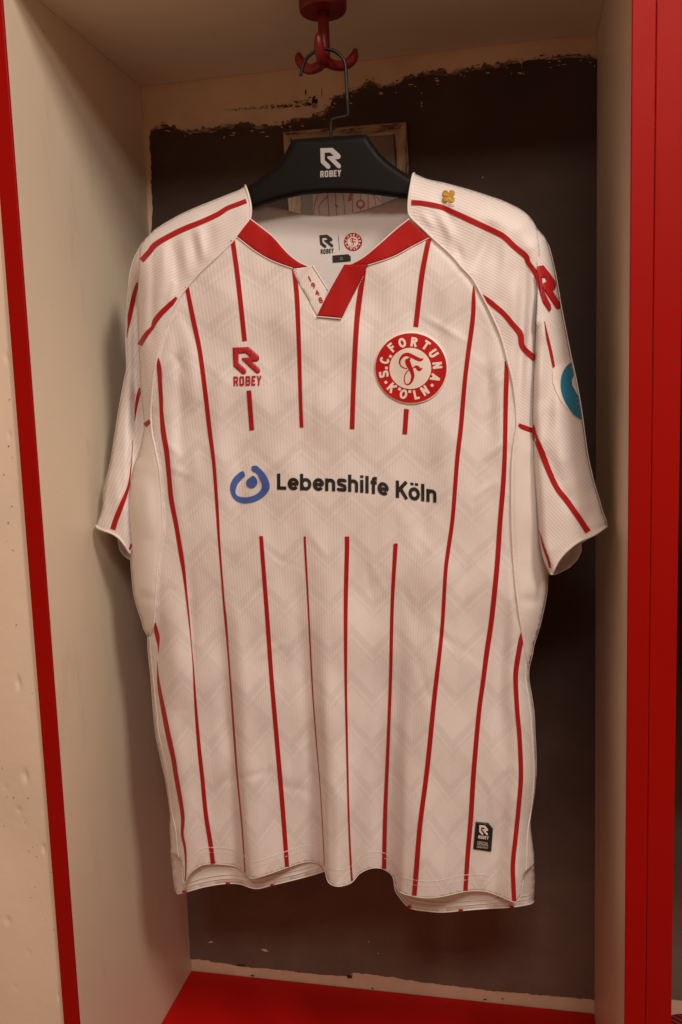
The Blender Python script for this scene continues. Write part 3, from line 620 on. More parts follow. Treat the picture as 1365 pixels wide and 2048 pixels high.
def field_back(P):
    P = np.atleast_2d(np.asarray(P, float)); d = np.full(len(P), 1e9)
    for s in SIL_A[1:]: d = np.minimum(d, seg_dist(P, s)[0])
    t = np.clip(d / 70, 0, 1); Y = EDGE_Y + 0.001 + 0.038 * np.sqrt(np.clip(1 - (1 - t) ** 2, 0, 1))
    w = np.clip((P[:, 1] - 1450) / 230, 0, 1); w = w * w * (3 - 2 * w)
    return (1 - w) * (Y + 0.001 * wob(P, 120, 44)) + w * (np.maximum(field_A(P) - 0.55 * flute(P) + 0.013, EDGE_Y - 0.022) + 0.010 * np.exp(-((P[:, 0] - 1060) / 16) ** 2 - ((P[:, 1] - 1778) / 40) ** 2) + 0.010 * np.exp(-((P[:, 0] - 356) / 12) ** 2 - ((P[:, 1] - 1758) / 40) ** 2))

shirt = empty('football_shirt', tuple(atY([(680, 1000)], -0.22)[0]))
tag(shirt, 'white football shirt with thin red stripes hanging on the black hanger', 'shirt')
def uv_body(v): return np.stack([flow_x(v), v[:, 1]], 1)
def panel(name, poly, step, field, mat, parent, uvf=uv_body, lift=0.0, solid=0.0005, bstep=None):
    v, f = fill(poly, step, bstep); P = atY(v, field(v) - lift)
    return mesh_obj(name, P, f, mat, parent, True, uvf(v), solid)
sm = lambda l, s=5: [tuple(p) for p in smooth_line(l, s)]
# main front
NECK = [(475, 471), (515, 502), (548, 520), (585, 535), (589, 546), (600, 568), (617, 597), (634, 632), (682, 637), (708, 584), (735, 528), (786, 511), (823, 491), (859, 473)]
body_poly = sm(RAG_L[6:])[:-1] + sm(GUS_LS)[:-1] + sm(SIDE_L)[1:] + [(350, 1710)] + sm(SLIT_L) + sm(HEM, 4) + sm(SLIT_R)[:-1] + [(1053, 1742), (1062, 1736)] + sm(SIDE_R[2:])[::-1] + sm(GUS_RS2)[::-1][1:-1] + sm(RAG_R[8:])[::-1] + NECK[::-1][1:-1]
front = panel('front_panel', body_poly, 4.2, field_A, M['white_body'], shirt, bstep=4.0)
# sleeves (raglan: shoulder and arm in one)
def uv_shl(v): return np.stack([v[:, 1] + 0.34 * (v[:, 0] - 280) + 0.0012 * (v[:, 0] - 400) ** 2 * np.sign(400 - v[:, 0]) * -1, v[:, 0]], 1)
def uv_shr(v): return np.stack([v[:, 1] - 0.24 * (v[:, 0] - 820) - 0.0009 * np.clip(v[:, 0] - 820, 0, 999) ** 2, v[:, 0]], 1)
def uv_arml(v): return np.stack([0.86 * v[:, 0] + 0.40 * v[:, 1], v[:, 1]], 1)
def uv_armr(v): return np.stack([0.75 * v[:, 1] - 0.80 * v[:, 0], v[:, 1]], 1)
slv_l = panel('sleeve', sm(SHO_L)[:-1] + sm([SHO_L[-1]] + FOLD_L) + [(300, 862)] + sm(RAG_L)[::-1][:-1], 4.0, field_A, M['white_sleeve'], shirt, uv_shl)
arm_l = panel('arm', sm(SLEEVE_OUT_L) + sm(CUFF_L)[1:] + [(285, 1090), (300, 1000), (315, 900), (312, 800), (306, 700), (305, 600), (306, 500), (304, 484)], 4.0, field_B, M['white_sleeve'], slv_l, uv_arml)
slv_r = panel('sleeve', sm(RAG_R) + [(1050, 862), (1066, 870), (1076, 862)] + [(1078, 800)] + sm(INN_R)[::-1][1:-1] + sm(SHO_R)[::-1][:-1], 4.0, field_A, M['white_sleeve'], shirt, uv_shr)
arm_r = panel('arm', sm(SLEEVE_OUT_R) + sm(CUFF_R)[1:] + sm(FOLD_R), 3.0, field_C, M['white_sleeve'], slv_r, uv_armr)
# backs of the arms and the inside of the cuffs
def back_of(poly, Y, name, parent, mat): 
    v, f = fill(poly, 12, 8); d = seg_dist(v, np.vstack([poly, poly[:1]]))[0]; t = np.clip(d / 25, 0, 1)
    return mesh_obj(name, atY(v, Y + 0.02 * np.sqrt(np.clip(1 - (1 - t) ** 2, 0, 1))), f, mat, parent, True, v, 0.0008)
back_of(np.array(sm(SLEEVE_OUT_L, 8) + [(197, 1056), (223, 1066), (236, 1076), (238, 1085), (240, 1098), (247, 1109), (256, 1117), (263, 1121), (285, 1100), (300, 1000), (310, 800), (304, 484)]), -0.174, 'arm_back', slv_l, M['white_inner'])
back_of(np.array([(1075, 460)] + sm(SLEEVE_OUT_R, 8)[1:] + [(1200, 1062), (1162, 1086), (1162.5, 1102), (1155, 1118), (1138.6, 1134.6), (1111, 1148.5), (1100, 1148), (1082, 1080), (1075, 900), (1075, 600)]), -0.198, 'arm_back', slv_r, M['white_inner'])
# underarm side panels
panel('side_panel', sm(GUS_LO) + [(301, 1271)] + sm(GUS_LS)[::-1] + [(296, 850)], 5.0, field_A, M['white_mesh'], shirt, lift=0.0003)
panel('side_panel', sm(GUS_RS2)[:-1] + sm(SIDE_R[:3])[::-1] + sm(GUS_RO)[::-1][1:] + [(1066, 852)], 5.0, field_A, M['white_mesh'], shirt, lift=0.0003)
# back panel (seen from inside at the neck and under the hem)
back_poly = [(505, 418), (530, 413), (548, 414), (585, 423), (610, 430), (658, 433), (695, 428.6), (731, 419.5), (768, 406.6), (790, 397.5), (812, 394), (870, 440), (960, 560), (1020, 700), (1060, 850)] + sm(GUS_RO)[2:] + sm(SIDE_R)[1:] + [(1070.7, 1769)] + sm(BACK_HEM)[::-1] + [(349, 1779), (345, 1745)] + sm(SIDE_L)[::-1] + sm(GUS_LO)[::-1][1:] + [(300, 760), (340, 620), (420, 500), (480, 440)]
def field_neck(P):
    Y = field_back(P); w = np.clip((700 - P[:, 1]) / 120, 0, 1); xx = np.clip(np.abs(P[:, 0] - 665) / 170, 0, 1)
    return Y * (1 - w) + w * (-0.163 - 0.012 * xx ** 2 - 0.004 * np.clip((470 - P[:, 1]) / 60, 0, 1))
backp = panel('back_panel', back_poly, 9.0, field_neck, M['white_inner'], shirt, bstep=4.0)

# ------------------------------------------------------------------ trims lying on a surface
def ribbon(name, pts, mat, parent, field, lift=0.0006, step=3.0, cols=3, uvf=uv_body):
    """pts: (x, y, width) in photo pixels"""
    p = smooth_line(pts, step); t = np.gradient(p[:, :2], axis=0); nn = np.stack([-t[:, 1], t[:, 0]], 1) / np.maximum(np.hypot(t[:, 0], t[:, 1]), 1e-6)[:, None]
    # keep the cut ends square
    rows = [p[:, :2] + nn * (np.maximum(p[:, 2:3], 0.2) * (k / (cols - 1) - 0.5)) for k in range(cols)]
    v = np.vstack(rows); m = len(p); F = []
    for k in range(cols - 1):
        for i in range(m - 1): F.append((k * m + i, k * m + i + 1, (k + 1) * m + i + 1, (k + 1) * m + i)[::-1])
    a, b, c = v[F[0][0]], v[F[0][1]], v[F[0][2]]
    if (b[0] - a[0]) * (c[1] - a[1]) - (b[1] - a[1]) * (c[0] - a[0]) > 0: F = [q[::-1] for q in F]
    return mesh_obj(name, atY(v, field(v) - lift), F, mat, parent, True, uvf(v))
def decal(name, poly, mat, parent, field, lift=0.0008, step=4.0, bstep=2.0, thick=0.0):
    v, f = fill(poly, step, bstep); return mesh_obj(name, atY(v, field(v) - lift), f, mat, parent, True, v, thick)
def cord(name, pts, rpx, mat, parent, field, lift=0.0, step=3.0):
    p = smooth_line(pts, step); return tube(name, atY(p, field(p) - lift), rpx * 0.86 / FPX, mat, parent, 8)
def seam_line(name, V_, F_): pass
S = [
 [(465.5, 480, 9), (474, 540, 9.5), (481, 600, 9.5), (489.7, 682, 9.5)], [(498, 781, 9.5), (504, 860.5, 9.5)],
 [(588.5, 537, 9), (594, 590, 9.5), (596.5, 640, 9), (599, 713, 8), (601, 786, 7.5), (603.6, 855, 7.5)],
 [(729, 540, 8), (720.5, 590, 11), (714.5, 640, 10.5), (710, 713, 10), (707, 786, 9.5), (704.7, 858, 9.5)],
 [(859, 476, 10), (852, 508, 10), (844, 553, 10.5), (837, 610, 10), (832, 653.6, 10)], [(813.5, 818, 10), (810, 868.5, 9.5)],
 [(374, 573, 8), (387, 640, 9.5), (400, 702, 9), (411, 785, 9), (419.5, 860, 8.5), (428, 927, 7), (434, 1006, 6.5), (438, 1073, 5), (444, 1152, 4), (448, 1205, 4), (451, 1235, 5), (455.4, 1288, 3.5), (460, 1349, 3.3), (465, 1420, 3.8), (470, 1490, 4), (474.5, 1550, 3.4), (484.6, 1657, 3), (489, 1722, 2.6), (490.5, 1747, 2.4)],
 [(316.5, 716, 3), (318.5, 735, 9), (320.5, 765, 8.5), (322.5, 800, 8), (323.5, 825, 7.5), (327, 864, 10), (333.5, 903, 10), (338.4, 951, 9), (343, 999, 9.5), (353, 1051, 9), (363, 1111, 9), (368, 1143, 7), (373, 1186, 4.5), (379, 1242, 3), (383.5, 1290, 1.6), (387, 1332, 2.4), (389.5, 1376, 4), (393, 1428, 5.5), (399, 1499, 7.5), (405, 1555, 8), (412, 1627, 8.5), (421.5, 1688, 9), (426.5, 1728, 9)],
 [(311, 1246, 2), (311.5, 1256, 7), (315.5, 1274, 8.5), (317, 1291, 3.4), (317.3, 1307, .5)],
 [(315, 1324, .5), (316, 1349, 3), (319, 1376, 6.5), (328, 1425, 9), (337.7, 1474, 10), (347, 1516, 9.5), (352.5, 1552, 9), (361.5, 1602, 8.5), (366, 1636, 7.5), (365, 1668, 5.5), (370, 1694, 5), (372, 1719, 3.4), (372, 1747, 2.4), (371, 1763, 2)],
 [(947.5, 572, 1.5), (948, 592, 7), (946, 639, 9), (937, 706, 9), (930, 765, 8.5), (922.5, 853, 9), (915, 920, 8.5), (906, 1035, 8), (897, 1100, 8), (891.5, 1147, 7.5), (884, 1265, 7.5), (869.6, 1393, 9), (855, 1537, 9.5), (841, 1647, 9.5), (834, 1730, 10), (829, 1791.5, 9.5)],
 [(1011, 722, 2), (1013.5, 750, 9), (1012, 809, 9), (1010.5, 896, 8.5), (1007.3, 965, 9.5), (1000.5, 1047, 9.5), (995, 1129, 10), (987, 1211, 10), (981, 1260, 10), (974.5, 1303, 10), (966.5, 1365, 9), (958, 1430, 9), (947.6, 1550, 9.5), (942.7, 1630, 9.5), (936, 1711, 9), (931.5, 1782, 8.5)],
 [(1045, 1262, 3), (1043, 1278, 9.5), (1038, 1306, 10), (1033, 1338, 10), (1032, 1365, 9.5), (1035, 1421, 9), (1039.8, 1477, 9), (1042.5, 1552, 9), (1038, 1614, 9), (1031.4, 1679, 9), (1026.5, 1730, 9), (1028, 1782, 9), (1029, 1802, 8.5)],
 [(522.5, 1072, 7.5), (524.5, 1100, 8), (534.4, 1228, 8.5), (543.5, 1356, 8.5), (554.5, 1484, 9), (565.5, 1613, 9), (574.7, 1734, 8.5)],
 [(610, 1073, 4.4), (611, 1100, 4.4), (617, 1210, 3.4), (624, 1356, 2.6), (631.5, 1466, 2.2), (640.6, 1576, 1.6), (648, 1704, 1.8), (648.5, 1732, 1.5)],
 [(694.5, 1073, 9), (694.5, 1100, 9), (692, 1210, 8), (692, 1356, 5.5), (694, 1466, 4.3), (697.4, 1613, 3.6), (701, 1704, 3.8), (704.5, 1762, 4)],
 [(791.5, 1088, 8.5), (791, 1100, 8.5), (785, 1210, 7), (781.6, 1356, 6.5), (776, 1503, 6.8), (770.7, 1631, 8), (768.5, 1738, 8.5)],
]
for s in S: ribbon('stripe', s, M['red_knit'], front, field_A)
for s, fl, par in [
 ([(493, 401.5, 9), (475, 408.6, 9), (455.7, 416, 9), (434.8, 429, 10), (402, 444, 10), (372, 456, 10.5), (341, 471, 10.5), (311, 489, 11), (299.5, 503, 10.5), (283, 521, 11)], field_A, slv_l),
 ([(354, 595, 6), (346, 604, 9), (325, 624, 10.5), (311, 641, 10.5), (305, 655, 7), (293.5, 668, 9.5), (279.5, 690, 10)], field_A, slv_l),
 ([(300.5, 842, 8), (290, 851, 10)], field_A, slv_l),
 ([(277, 566, 8), (270, 585, 8), (264, 612, 9.5), (258.5, 640, 8), (255, 660, 3.5), (253.8, 675, 1)], field_B, arm_l),
 ([(282, 776, 8), (276.5, 793, 7), (272.5, 815, 5), (270, 842, 1)], field_B, arm_l),
 ([(266.5, 880, 1), (264, 915, 1.6), (261, 950, 2.6), (257.5, 972, 4.5), (250.5, 993, 8), (240.6, 1017, 10), (231, 1042, 10.5), (226, 1059, 10.5)], field_B, arm_l),
 ([(263.5, 1088, 4), (259, 1100, 4)], field_B, arm_l),
 ([(823, 405, 10), (838, 405.5, 10), (852, 407.4, 10), (881.5, 413.5, 10), (908, 425, 10.5), (952, 445.5, 11), (996, 466, 11), (1010.5, 475, 11), (1031, 494.5, 11), (1052, 512, 11), (1057, 525, 9.5), (1070, 543, 10), (1077, 556, 10)], field_A, slv_r),
 ([(964, 590, 5), (980, 603.5, 10), (1007.5, 627, 10), (1025, 647.7, 10.5), (1041, 668, 12), (1046, 694, 11), (1071, 718, 12.5)], field_A, slv_r),
 ([(1038, 849, 6), (1046, 854, 10), (1068, 862, 10)], field_A, slv_r),
 ([(1075, 546, 8), (1080.5, 570, 9), (1085, 592, 5)], field_C, arm_r),
 ([(1089.6, 642, .8), (1095.5, 674, 5), (1102.8, 706, 6), (1108.5, 735, 5)], field_C, arm_r),
 ([(1067, 850, 3), (1070.5, 872, 9), (1084, 905, 12), (1097.6, 940, 11), (1114, 975, 10.5), (1133, 1000, 11), (1155, 1030.7, 11), (1177, 1064, 12)], field_C, arm_r),
 ([(1079, 1062, 1), (1086.6, 1091, 4.5), (1097, 1120, 5), (1100.5, 1136, 4.5)], field_C, arm_r)]:
    ribbon('stripe', s, M['red_knit'], par, fl)
# piping over the raglan seams and round the side panels
cord('piping', RAG_L[:-1] + GUS_LS, 2.2, M['white_trim'], shirt, field_A, 0.0001)
cord('piping', RAG_R[:-1] + GUS_RS2, 2.2, M['white_trim'], shirt, field_A, 0.0001)
cord('side_seam', SEAM_L, 1.1, M['white_trim'], front, field_A, -0.0002); cord('side_seam', SEAM_R, 1.2, M['white_trim'], front, field_A, -0.0002)
cord('cuff', CUFF_L, 2.7, M['white_trim'], slv_l, field_B, 0.0005); cord('cuff', CUFF_R, 3.0, M['white_trim'], slv_r, field_C, 0.0005)
def stitches(name, pts, parent, field, lift=0.0009, dash=5.0, gap=2.2, w=1.0, mat=None):
    p = smooth_line(pts, 0.8); s = np.concatenate([[0], np.cumsum(np.hypot(*np.diff(p, axis=0).T))]); V, F = [], []; a = 0.0
    while a + dash < s[-1]:
        q = np.stack([np.interp([a, a + dash], s, p[:, 0]), np.interp([a, a + dash], s, p[:, 1])], 1); t = (q[1] - q[0]) / max(1e-6, np.hypot(*(q[1] - q[0]))); n_ = np.array([-t[1], t[0]]) * w / 2
        v = np.array([q[0] - n_, q[1] - n_, q[1] + n_, q[0] + n_]); n0 = len(V); V.extend([tuple(x) for x in atY(v, field(v) - lift)]); F.append((n0 + 3, n0 + 2, n0 + 1, n0)); a += dash + gap
    o = mesh_obj(name, V, F, mat or M['thread'], parent, False); o['kind'] = 'stuff'; return o
H2 = [(x, y - 33) for x, y in HEM[2:31]]; H3 = [(x, y - 23) for x, y in HEM[2:31]]
stitches('hem_stitching', [(376, 1722)] + H2, front, field_A, 0.0006, 5, 0.6, 1.5); stitches('hem_stitching', [(376, 1733)] + H3, front, field_A, 0.0006, 5, 2.5, 0.9)
stitches('seam_stitching', [(x - 8, y) for x, y in GUS_LS[1:-1]], front, field_A, 0.0008, 4, 3, 0.9); stitches('seam_stitching', [(x + 9, y) for x, y in GUS_RS[1:]], front, field_A, 0.0008, 4, 3, 0.9)
cord('hem_fold', [(x, y - 10) for x, y in BACK_HEM[1:-1]], 0.9, M['white_trim'], backp, field_neck, 0.0010); cord('hem_fold', [(x, y - 18) for x, y in BACK_HEM[1:-1]], 0.9, M['white_trim'], backp, field_neck, 0.0010)
cord('hem_edge', SLIT_L[1:-1] + HEM + SLIT_R[:-1], 0.75, M['white_trim'], front, field_A, 0.0001)
cord('hem_edge', BACK_HEM, 1.5, M['white_trim'], backp, field_neck, 0.0004)
for s in ([(369, 1786, 9), (369.5, 1781, 9)], [(456, 1769, 9), (456, 1764.5, 9)], [(545, 1772, 8), (545, 1768, 8)], [(820, 1817, 7), (818, 1811, 7)], [(922, 1823, 9), (922, 1818.5, 9)], [(1024, 1815.5, 9), (1024, 1811.5, 9)]):
    ribbon('stripe', s, M['red_knit'], backp, field_neck, 0.0024)
# collar
coll_l = [(500.5, 437)] + sm([(500.5, 437), (526, 458), (548, 476), (574, 505.5), (596, 523.5), (614, 533)], 4)[1:] + [(600, 535), (584, 536.5)] + sm([(584, 536.5), (548, 522), (515, 504), (474, 473)], 4)[1:]
coll_r = [(817.5, 438.5), (838, 457), (858, 475)] + sm([(858, 475), (823, 493), (786, 513), (735, 530)], 4)[1:] + [(702, 530)] + sm([(702, 530), (728, 515), (757, 491), (790, 461.6), (817.5, 438.5)], 4)[1:-1]
collar = decal('collar', coll_l, M['red_knit'], shirt, field_A, 0.0010, 5, 3, 0.0008)
decal('collar_band', coll_r, M['red_knit'], collar, field_A, 0.0010, 5, 3, 0.0008)
cord('collar_edge', [(499, 436), (526, 457), (548, 475), (574, 504.5), (596, 522.5), (616, 532.5)], 1.2, M['white_trim'], collar, field_A, 0.0006)
cord('collar_edge', [(819, 437.5), (790, 460.6), (757, 490), (728, 514), (702, 529)], 1.2, M['white_trim'], collar, field_A, 0.0006)
cord('collar_seam', [(474, 474), (515, 505), (548, 523), (586, 537)], 0.9, M['white_trim'], collar, field_A, 0.0010); cord('collar_seam', [(735, 531), (786, 514), (823, 494), (858, 476)], 0.9, M['white_trim'], collar, field_A, 0.0010)
plk_w = decal('placket', [(585, 536), (600, 534), (617, 532), (626, 531), (640, 554), (656, 579), (650, 600), (640, 634), (634, 632), (617, 600), (600, 571), (589, 549)], M['white_body'], shirt, field_A, 0.0006, 5, 3, 0.0008)
plk_r = decal('placket', [(689, 529), (736, 529), (710, 583), (683, 636.5), (634, 632), (648, 603), (664, 573)], M['red_knit'], shirt, field_A, 0.0022, 5, 3, 0.0012)
cord('placket_edge', [(634, 633), (658, 635), (683, 637.5)], 1.2, M['white_trim'], plk_r, field_A, 0.0018)
cord('placket_edge', [(626, 531), (640, 553.5), (657, 580)], 1.5, M['white_trim'], plk_w, field_A, 0.0010)
stitches('placket_stitching', [(727, 553), (716, 575)], plk_r, field_A, 0.0026, 3, 2, 0.7); stitches('placket_stitching', [(588, 540), (597, 562)], plk_w, field_A, 0.0014, 3, 2, 0.7)

# ------------------------------------------------------------------ lettering and marks
def glyphs(txt, bold=0.0, space=1.0):
    cu = bpy.data.curves.new('lettering', 'FONT'); cu.body = txt; cu.offset = bold; cu.resolution_u = 5; cu.space_character = space; cu.size = 1.0
    o = bpy.data.objects.new('lettering', cu); COL.objects.link(o); dg = bpy.context.evaluated_depsgraph_get(); dg.update()
    me = o.evaluated_get(dg).to_mesh(); me.calc_loop_triangles()
    v = np.array([(q.co.x, q.co.y) for q in me.vertices]); f = [tuple(t.vertices) for t in me.loop_triangles]
    o.evaluated_get(dg).to_mesh_clear(); bpy.data.objects.remove(o); bpy.data.curves.remove(cu); return v, f
def refine(v, f, maxlen):
    bm = bmesh.new(); vs = [bm.verts.new((p[0], p[1], 0)) for p in v]
    for t in f:
        try: bm.faces.new([vs[i] for i in t])
        except ValueError: pass
    for _ in range(3):
        es = [e for e in bm.edges if e.calc_length() > maxlen]
        if not es: break
        bmesh.ops.subdivide_edges(bm, edges=es, cuts=1); bmesh.ops.triangulate(bm, faces=bm.faces[:])
    bm.verts.index_update(); v2 = np.array([(q.co.x, q.co.y) for q in bm.verts]); f2 = []
    for q in bm.faces:
        t = [x.index for x in q.verts]; a, b, c = v2[t[0]], v2[t[1]], v2[t[2]]
        if (b[0] - a[0]) * (c[1] - a[1]) - (b[1] - a[1]) * (c[0] - a[0]) > 0: t.reverse()
        f2.append(t)
    bm.free(); return v2, f2
def put(name, items, mat, parent, field, lift, maxlen=7.0):
    """items: list of (verts in px, faces) joined into one lettering mesh"""
    V, F, n0, up = [], [], 0, []
    for k, (v, f) in enumerate(items):
        v2, f2 = refine(v, f, maxlen); V.append(v2); F += [[i + n0 for i in t] for t in f2]; n0 += len(v2); up.append(np.full(len(v2), (k % 5) * 0.00003))
    v = np.vstack(V); return mesh_obj(name, atY(v, field(v) - lift - np.concatenate(up)), F, mat, parent, False, v)
def fit(v, x0, x1, ytop, ybot, slant=0.0, turn=(0, 0)):
    """fit a line of glyphs into a box in px; turn: extra dy at left and right"""
    lo, hi = v.min(0), v.max(0); s = (v - lo) / (hi - lo); x = x0 + (x1 - x0) * s[:, 0]; y = ybot + (ytop - ybot) * s[:, 1] + turn[0] + (turn[1] - turn[0]) * s[:, 0]
    return np.stack([x + slant * (ybot - y), y], 1)
RMARK = np.array([(420, 347), (540, 345), (610, 408), (618, 424), (616, 440), (603, 453), (564, 458), (615, 507), (622, 524), (617, 539), (604, 546), (590, 542), (489, 442), (487, 434), (491, 428), (552, 423), (515, 390), (463, 392), (463, 465), (513, 512), (519, 528), (514, 545), (500, 552), (486, 548), (425, 490)], float)
RMARK = (RMARK - RMARK.min(0)) / (RMARK.max(0) - RMARK.min(0))
def rmark(c00, c10, c01, c11):
    """R mark fitted into a quad: top left, top right, bottom left, bottom right"""
    s = RMARK[:, :1]; t = RMARK[:, 1:]; c = [np.array(q, float) for q in (c00, c10, c01, c11)]
    return c[0] * (1 - s) * (1 - t) + c[1] * s * (1 - t) + c[2] * (1 - s) * t + c[3] * s * t
def quadfit(v, c00, c10, c01, c11):
    lo, hi = v.min(0), v.max(0); s = ((v - lo) / (hi - lo)); u = s[:, :1]; t = 1 - s[:, 1:]; c = [np.array(q, float) for q in (c00, c10, c01, c11)]
    return c[0] * (1 - u) * (1 - t) + c[1] * u * (1 - t) + c[2] * (1 - u) * t + c[3] * u * t
def arc(cx, cy, rx, ry, a0, a1, n=16):
    a = np.radians(np.linspace(a0, a1, n)); return [(cx + rx * math.cos(t), cy + ry * math.sin(t)) for t in a]
def sans(ch, w):
    """strokes of a plain bold sans letter, cap height 1: (list of polylines, advance)"""
    h = w / 2; X = 0.74; rx, ry = 0.345 - h, X / 2 - h + 0.01; cy = X / 2
    bowl = arc(0.345, cy, rx, ry, 0, 360, 26); arch = [(h, 0.30), (h, 0.46)] + arc(0.305, X - h - 0.17, 0.305 - h, 0.17, 170, 0, 12) + [(0.61 - h, 0)]
    cap = lambda wd: arc(wd / 2, 0.5, wd / 2 - h, 0.5 - h + .01, 0, 360, 30)
    wav = lambda wd, top: [(wd - h * .9, top * .74), (wd * .80, top * .885 - h * .25), (wd * .5, top - h + .01), (wd * .2, top * .9 - h * .3), (h, top * .735), (wd * .22, top * .585), (wd * .5, top * .50), (wd * .80, top * .41), (wd - h, top * .265), (wd * .8, top * .10 + h * .3), (wd * .5, h - .01), (wd * .18, top * .115 + h * .25), (h * .8, top * .27)]
    G = {'L': ([[(h, 1), (h, 0)], [(h, h), (.56, h)]], .60), 'e': ([arc(.345, cy, rx, ry, 0, 322, 24), [(h, cy), (.69 - h * .5, cy)]], .71), 'b': ([[(h, 1), (h, 0)], bowl], .73),
         'n': ([[(h, X), (h, 0)], arch], .69), 'h': ([[(h, 1), (h, 0)], arch], .69), 's': ([[tuple(q) for q in smooth_line(wav(.56, X), .03)]], .62), 'i': ([[(h, X), (h, 0)], [(h, 1), (h, .86)]], .28), 'l': ([[(h, 1), (h, 0)]], .28),
         'f': ([[(.38, 1 - h), (.29, 1 - h)] + arc(.29, .83, .12, .17 - h, 90, 180, 6) + [(.17, 0)], [(0, X - h * .8), (.37, X - h * .8)]], .38), 'o': ([bowl], .72), 'ö': ([bowl, [(.21, 1), (.21, .86)], [(.48, 1), (.48, .86)]], .72),
         'K': ([[(h, 1), (h, 0)], [(.64, 1), (h, .36)], [(.26, .58), (.66, 0)]], .73), 'S': ([[tuple(q) for q in smooth_line(wav(.66, 1), .03)]], .7), 'C': ([arc(.37, .5, .37 - h, .5 - h + .01, 42, 318, 24)], .74),
         'F': ([[(h, 1), (h, 0)], [(h, 1 - h), (.58, 1 - h)], [(h, .5), (.52, .5)]], .62), 'O': ([cap(.78)], .8), 'R': ([[(h, 1), (h, 0)], [(h, 1 - h), (.38, 1 - h)] + arc(.38, .73, .30 - h, .27 - h, 88, -88, 12) + [(h, .46)], [(.36, .46), (.58, 0)]], .72),
         'T': ([[(0, 1 - h), (.66, 1 - h)], [(.33, 1 - h), (.33, 0)]], .66), 'U': ([[(h, 1), (h, .33)] + arc(.34, .33, .34 - h, .33 - h, 180, 360, 14) + [(.68 - h, 1)]], .7), 'N': ([[(h, 1), (h, 0)], [(.68 - h, 1), (.68 - h, 0)], [(h, 1 - h * .3), (.68 - h, h * .3)]], .7),
         'A': ([[(.36, 1), (h * .8, 0)], [(.36, 1), (.72 - h * .8, 0)], [(.17, .30), (.55, .30)]], .74),
         'B': ([[(h, 1), (h, 0)], [(h, 1 - h), (.44, 1 - h), (.58 - h, .90 - h), (.58 - h, .62), (.48, .51), (h, .51)], [(.44, .51), (.60 - h, .40), (.60 - h, .10 + h), (.46, h), (h, h)]], .66), 'E': ([[(h, 1), (h, 0)], [(h, 1 - h), (.50, 1 - h)], [(h, .5), (.44, .5)], [(h, h), (.50, h)]], .56), 'Y': ([[(h * .8, 1), (.29, .45)], [(.58 - h * .8, 1), (.29, .45)], [(.29, .50), (.29, 0)]], .58)}
    if ch == ' ': return [], .32
    return G[ch]
def block_r(w):
    h = w / 2; return [[(h, 1), (h, 0)], [(h, 1 - h), (.42, 1 - h), (.58 - h, .88 - h), (.58 - h, .60), (.42, .46), (h, .46)], [(.36, .46), (.58 - h, 0)]]
def block_o(w):
    h = w / 2; return [[(.29, 1 - h), (.18, 1 - h), (h, .86), (h, .14), (.18, h), (.40, h), (.58 - h, .14), (.58 - h, .86), (.40, 1 - h), (.28, 1 - h)]]
def strokes(lines, w):
    items = []
    for L in lines:
        p = np.asarray(L, float); p = p[np.concatenate([[True], np.hypot(*np.diff(p, axis=0).T) > 1e-5])]; closed = np.hypot(*(p[0] - p[-1])) < 1e-6
        if closed: p = p[:-1]
        nx_ = np.roll(p, -1, 0) - p; pv = p - np.roll(p, 1, 0)
        if not closed: nx_[-1] = pv[-1]; pv[0] = nx_[0]
        nx_ = nx_ / np.hypot(nx_[:, 0], nx_[:, 1])[:, None]; pv = pv / np.hypot(pv[:, 0], pv[:, 1])[:, None]
        t = nx_ + pv; t = t / np.maximum(np.hypot(t[:, 0], t[:, 1]), 1e-6)[:, None]; n = np.stack([-t[:, 1], t[:, 0]], 1)
        n = n / np.maximum((t * nx_).sum(1), 0.5)[:, None]; m = len(p); v = np.vstack([p - n * w / 2, p + n * w / 2]); f = []
        for i in range(m if closed else m - 1):
            k = (i + 1) % m; f += [(i, k, m + k), (i, m + k, m + i)]
        items.append((v, f))
    return items
def line_of(txt, w, block=False):
    """whole word as separate strokes in cap-height units"""
    x, out = 0.0, []
    for c in txt:
        if block and c == 'R': L, adv = block_r(w), .66
        elif block and c == 'O': L, adv = block_o(w), .68
        else: L, adv = sans(c, w)
        for v, f in strokes(L, w): out.append((v + np.array([x, 0]), f))
        x += adv + (0.06 if block else 0.035)
    return out
ROBEY = line_of('ROBEY', 0.20, True)
_rx = max(v[:, 0].max() for v, f in ROBEY)
def robey(c00, c10, c01, c11):
    c = [np.array(q, float) for q in (c00, c10, c01, c11)]; out = []
    for v, f in ROBEY:
        u = v[:, :1] / _rx; t = 1 - v[:, 1:]; out.append((c[0] * (1 - u) * (1 - t) + c[1] * u * (1 - t) + c[2] * (1 - u) * t + c[3] * u * t, f))
    return out
def field_hanger(P):
    d, _ = seg_dist(P, np.vstack([hb, hb[:1]])); return HG - 0.0085 * np.sqrt(np.clip(1 - (1 - np.clip(d / 10, 0, 1)) ** 2, 0, 1))
hl = decal('logo_mark', rmark((641, 296), (682.6, 295.6), (641, 338), (682.6, 338)), M['grey_print'], hanger, field_hanger, 0.0004, 4, 2)
put('logo_lettering', robey((641, 342), (683, 339.5), (641.2, 354.8), (682.5, 352.8)), M['grey_print'], hanger, field_hanger, 0.0004)
# chest maker's mark, embroidered
cm = decal('chest_logo', rmark((465.5, 694.5), (519.5, 693.5), (466, 748), (521, 748)), M['red_embroidery'], shirt, field_A, 0.0010, 4, 2, 0.0008)
put('lettering', robey((467, 753), (524, 751), (467.5, 772), (522.5, 770.5)), M['red_embroidery'], cm, field_A, 0.0008)
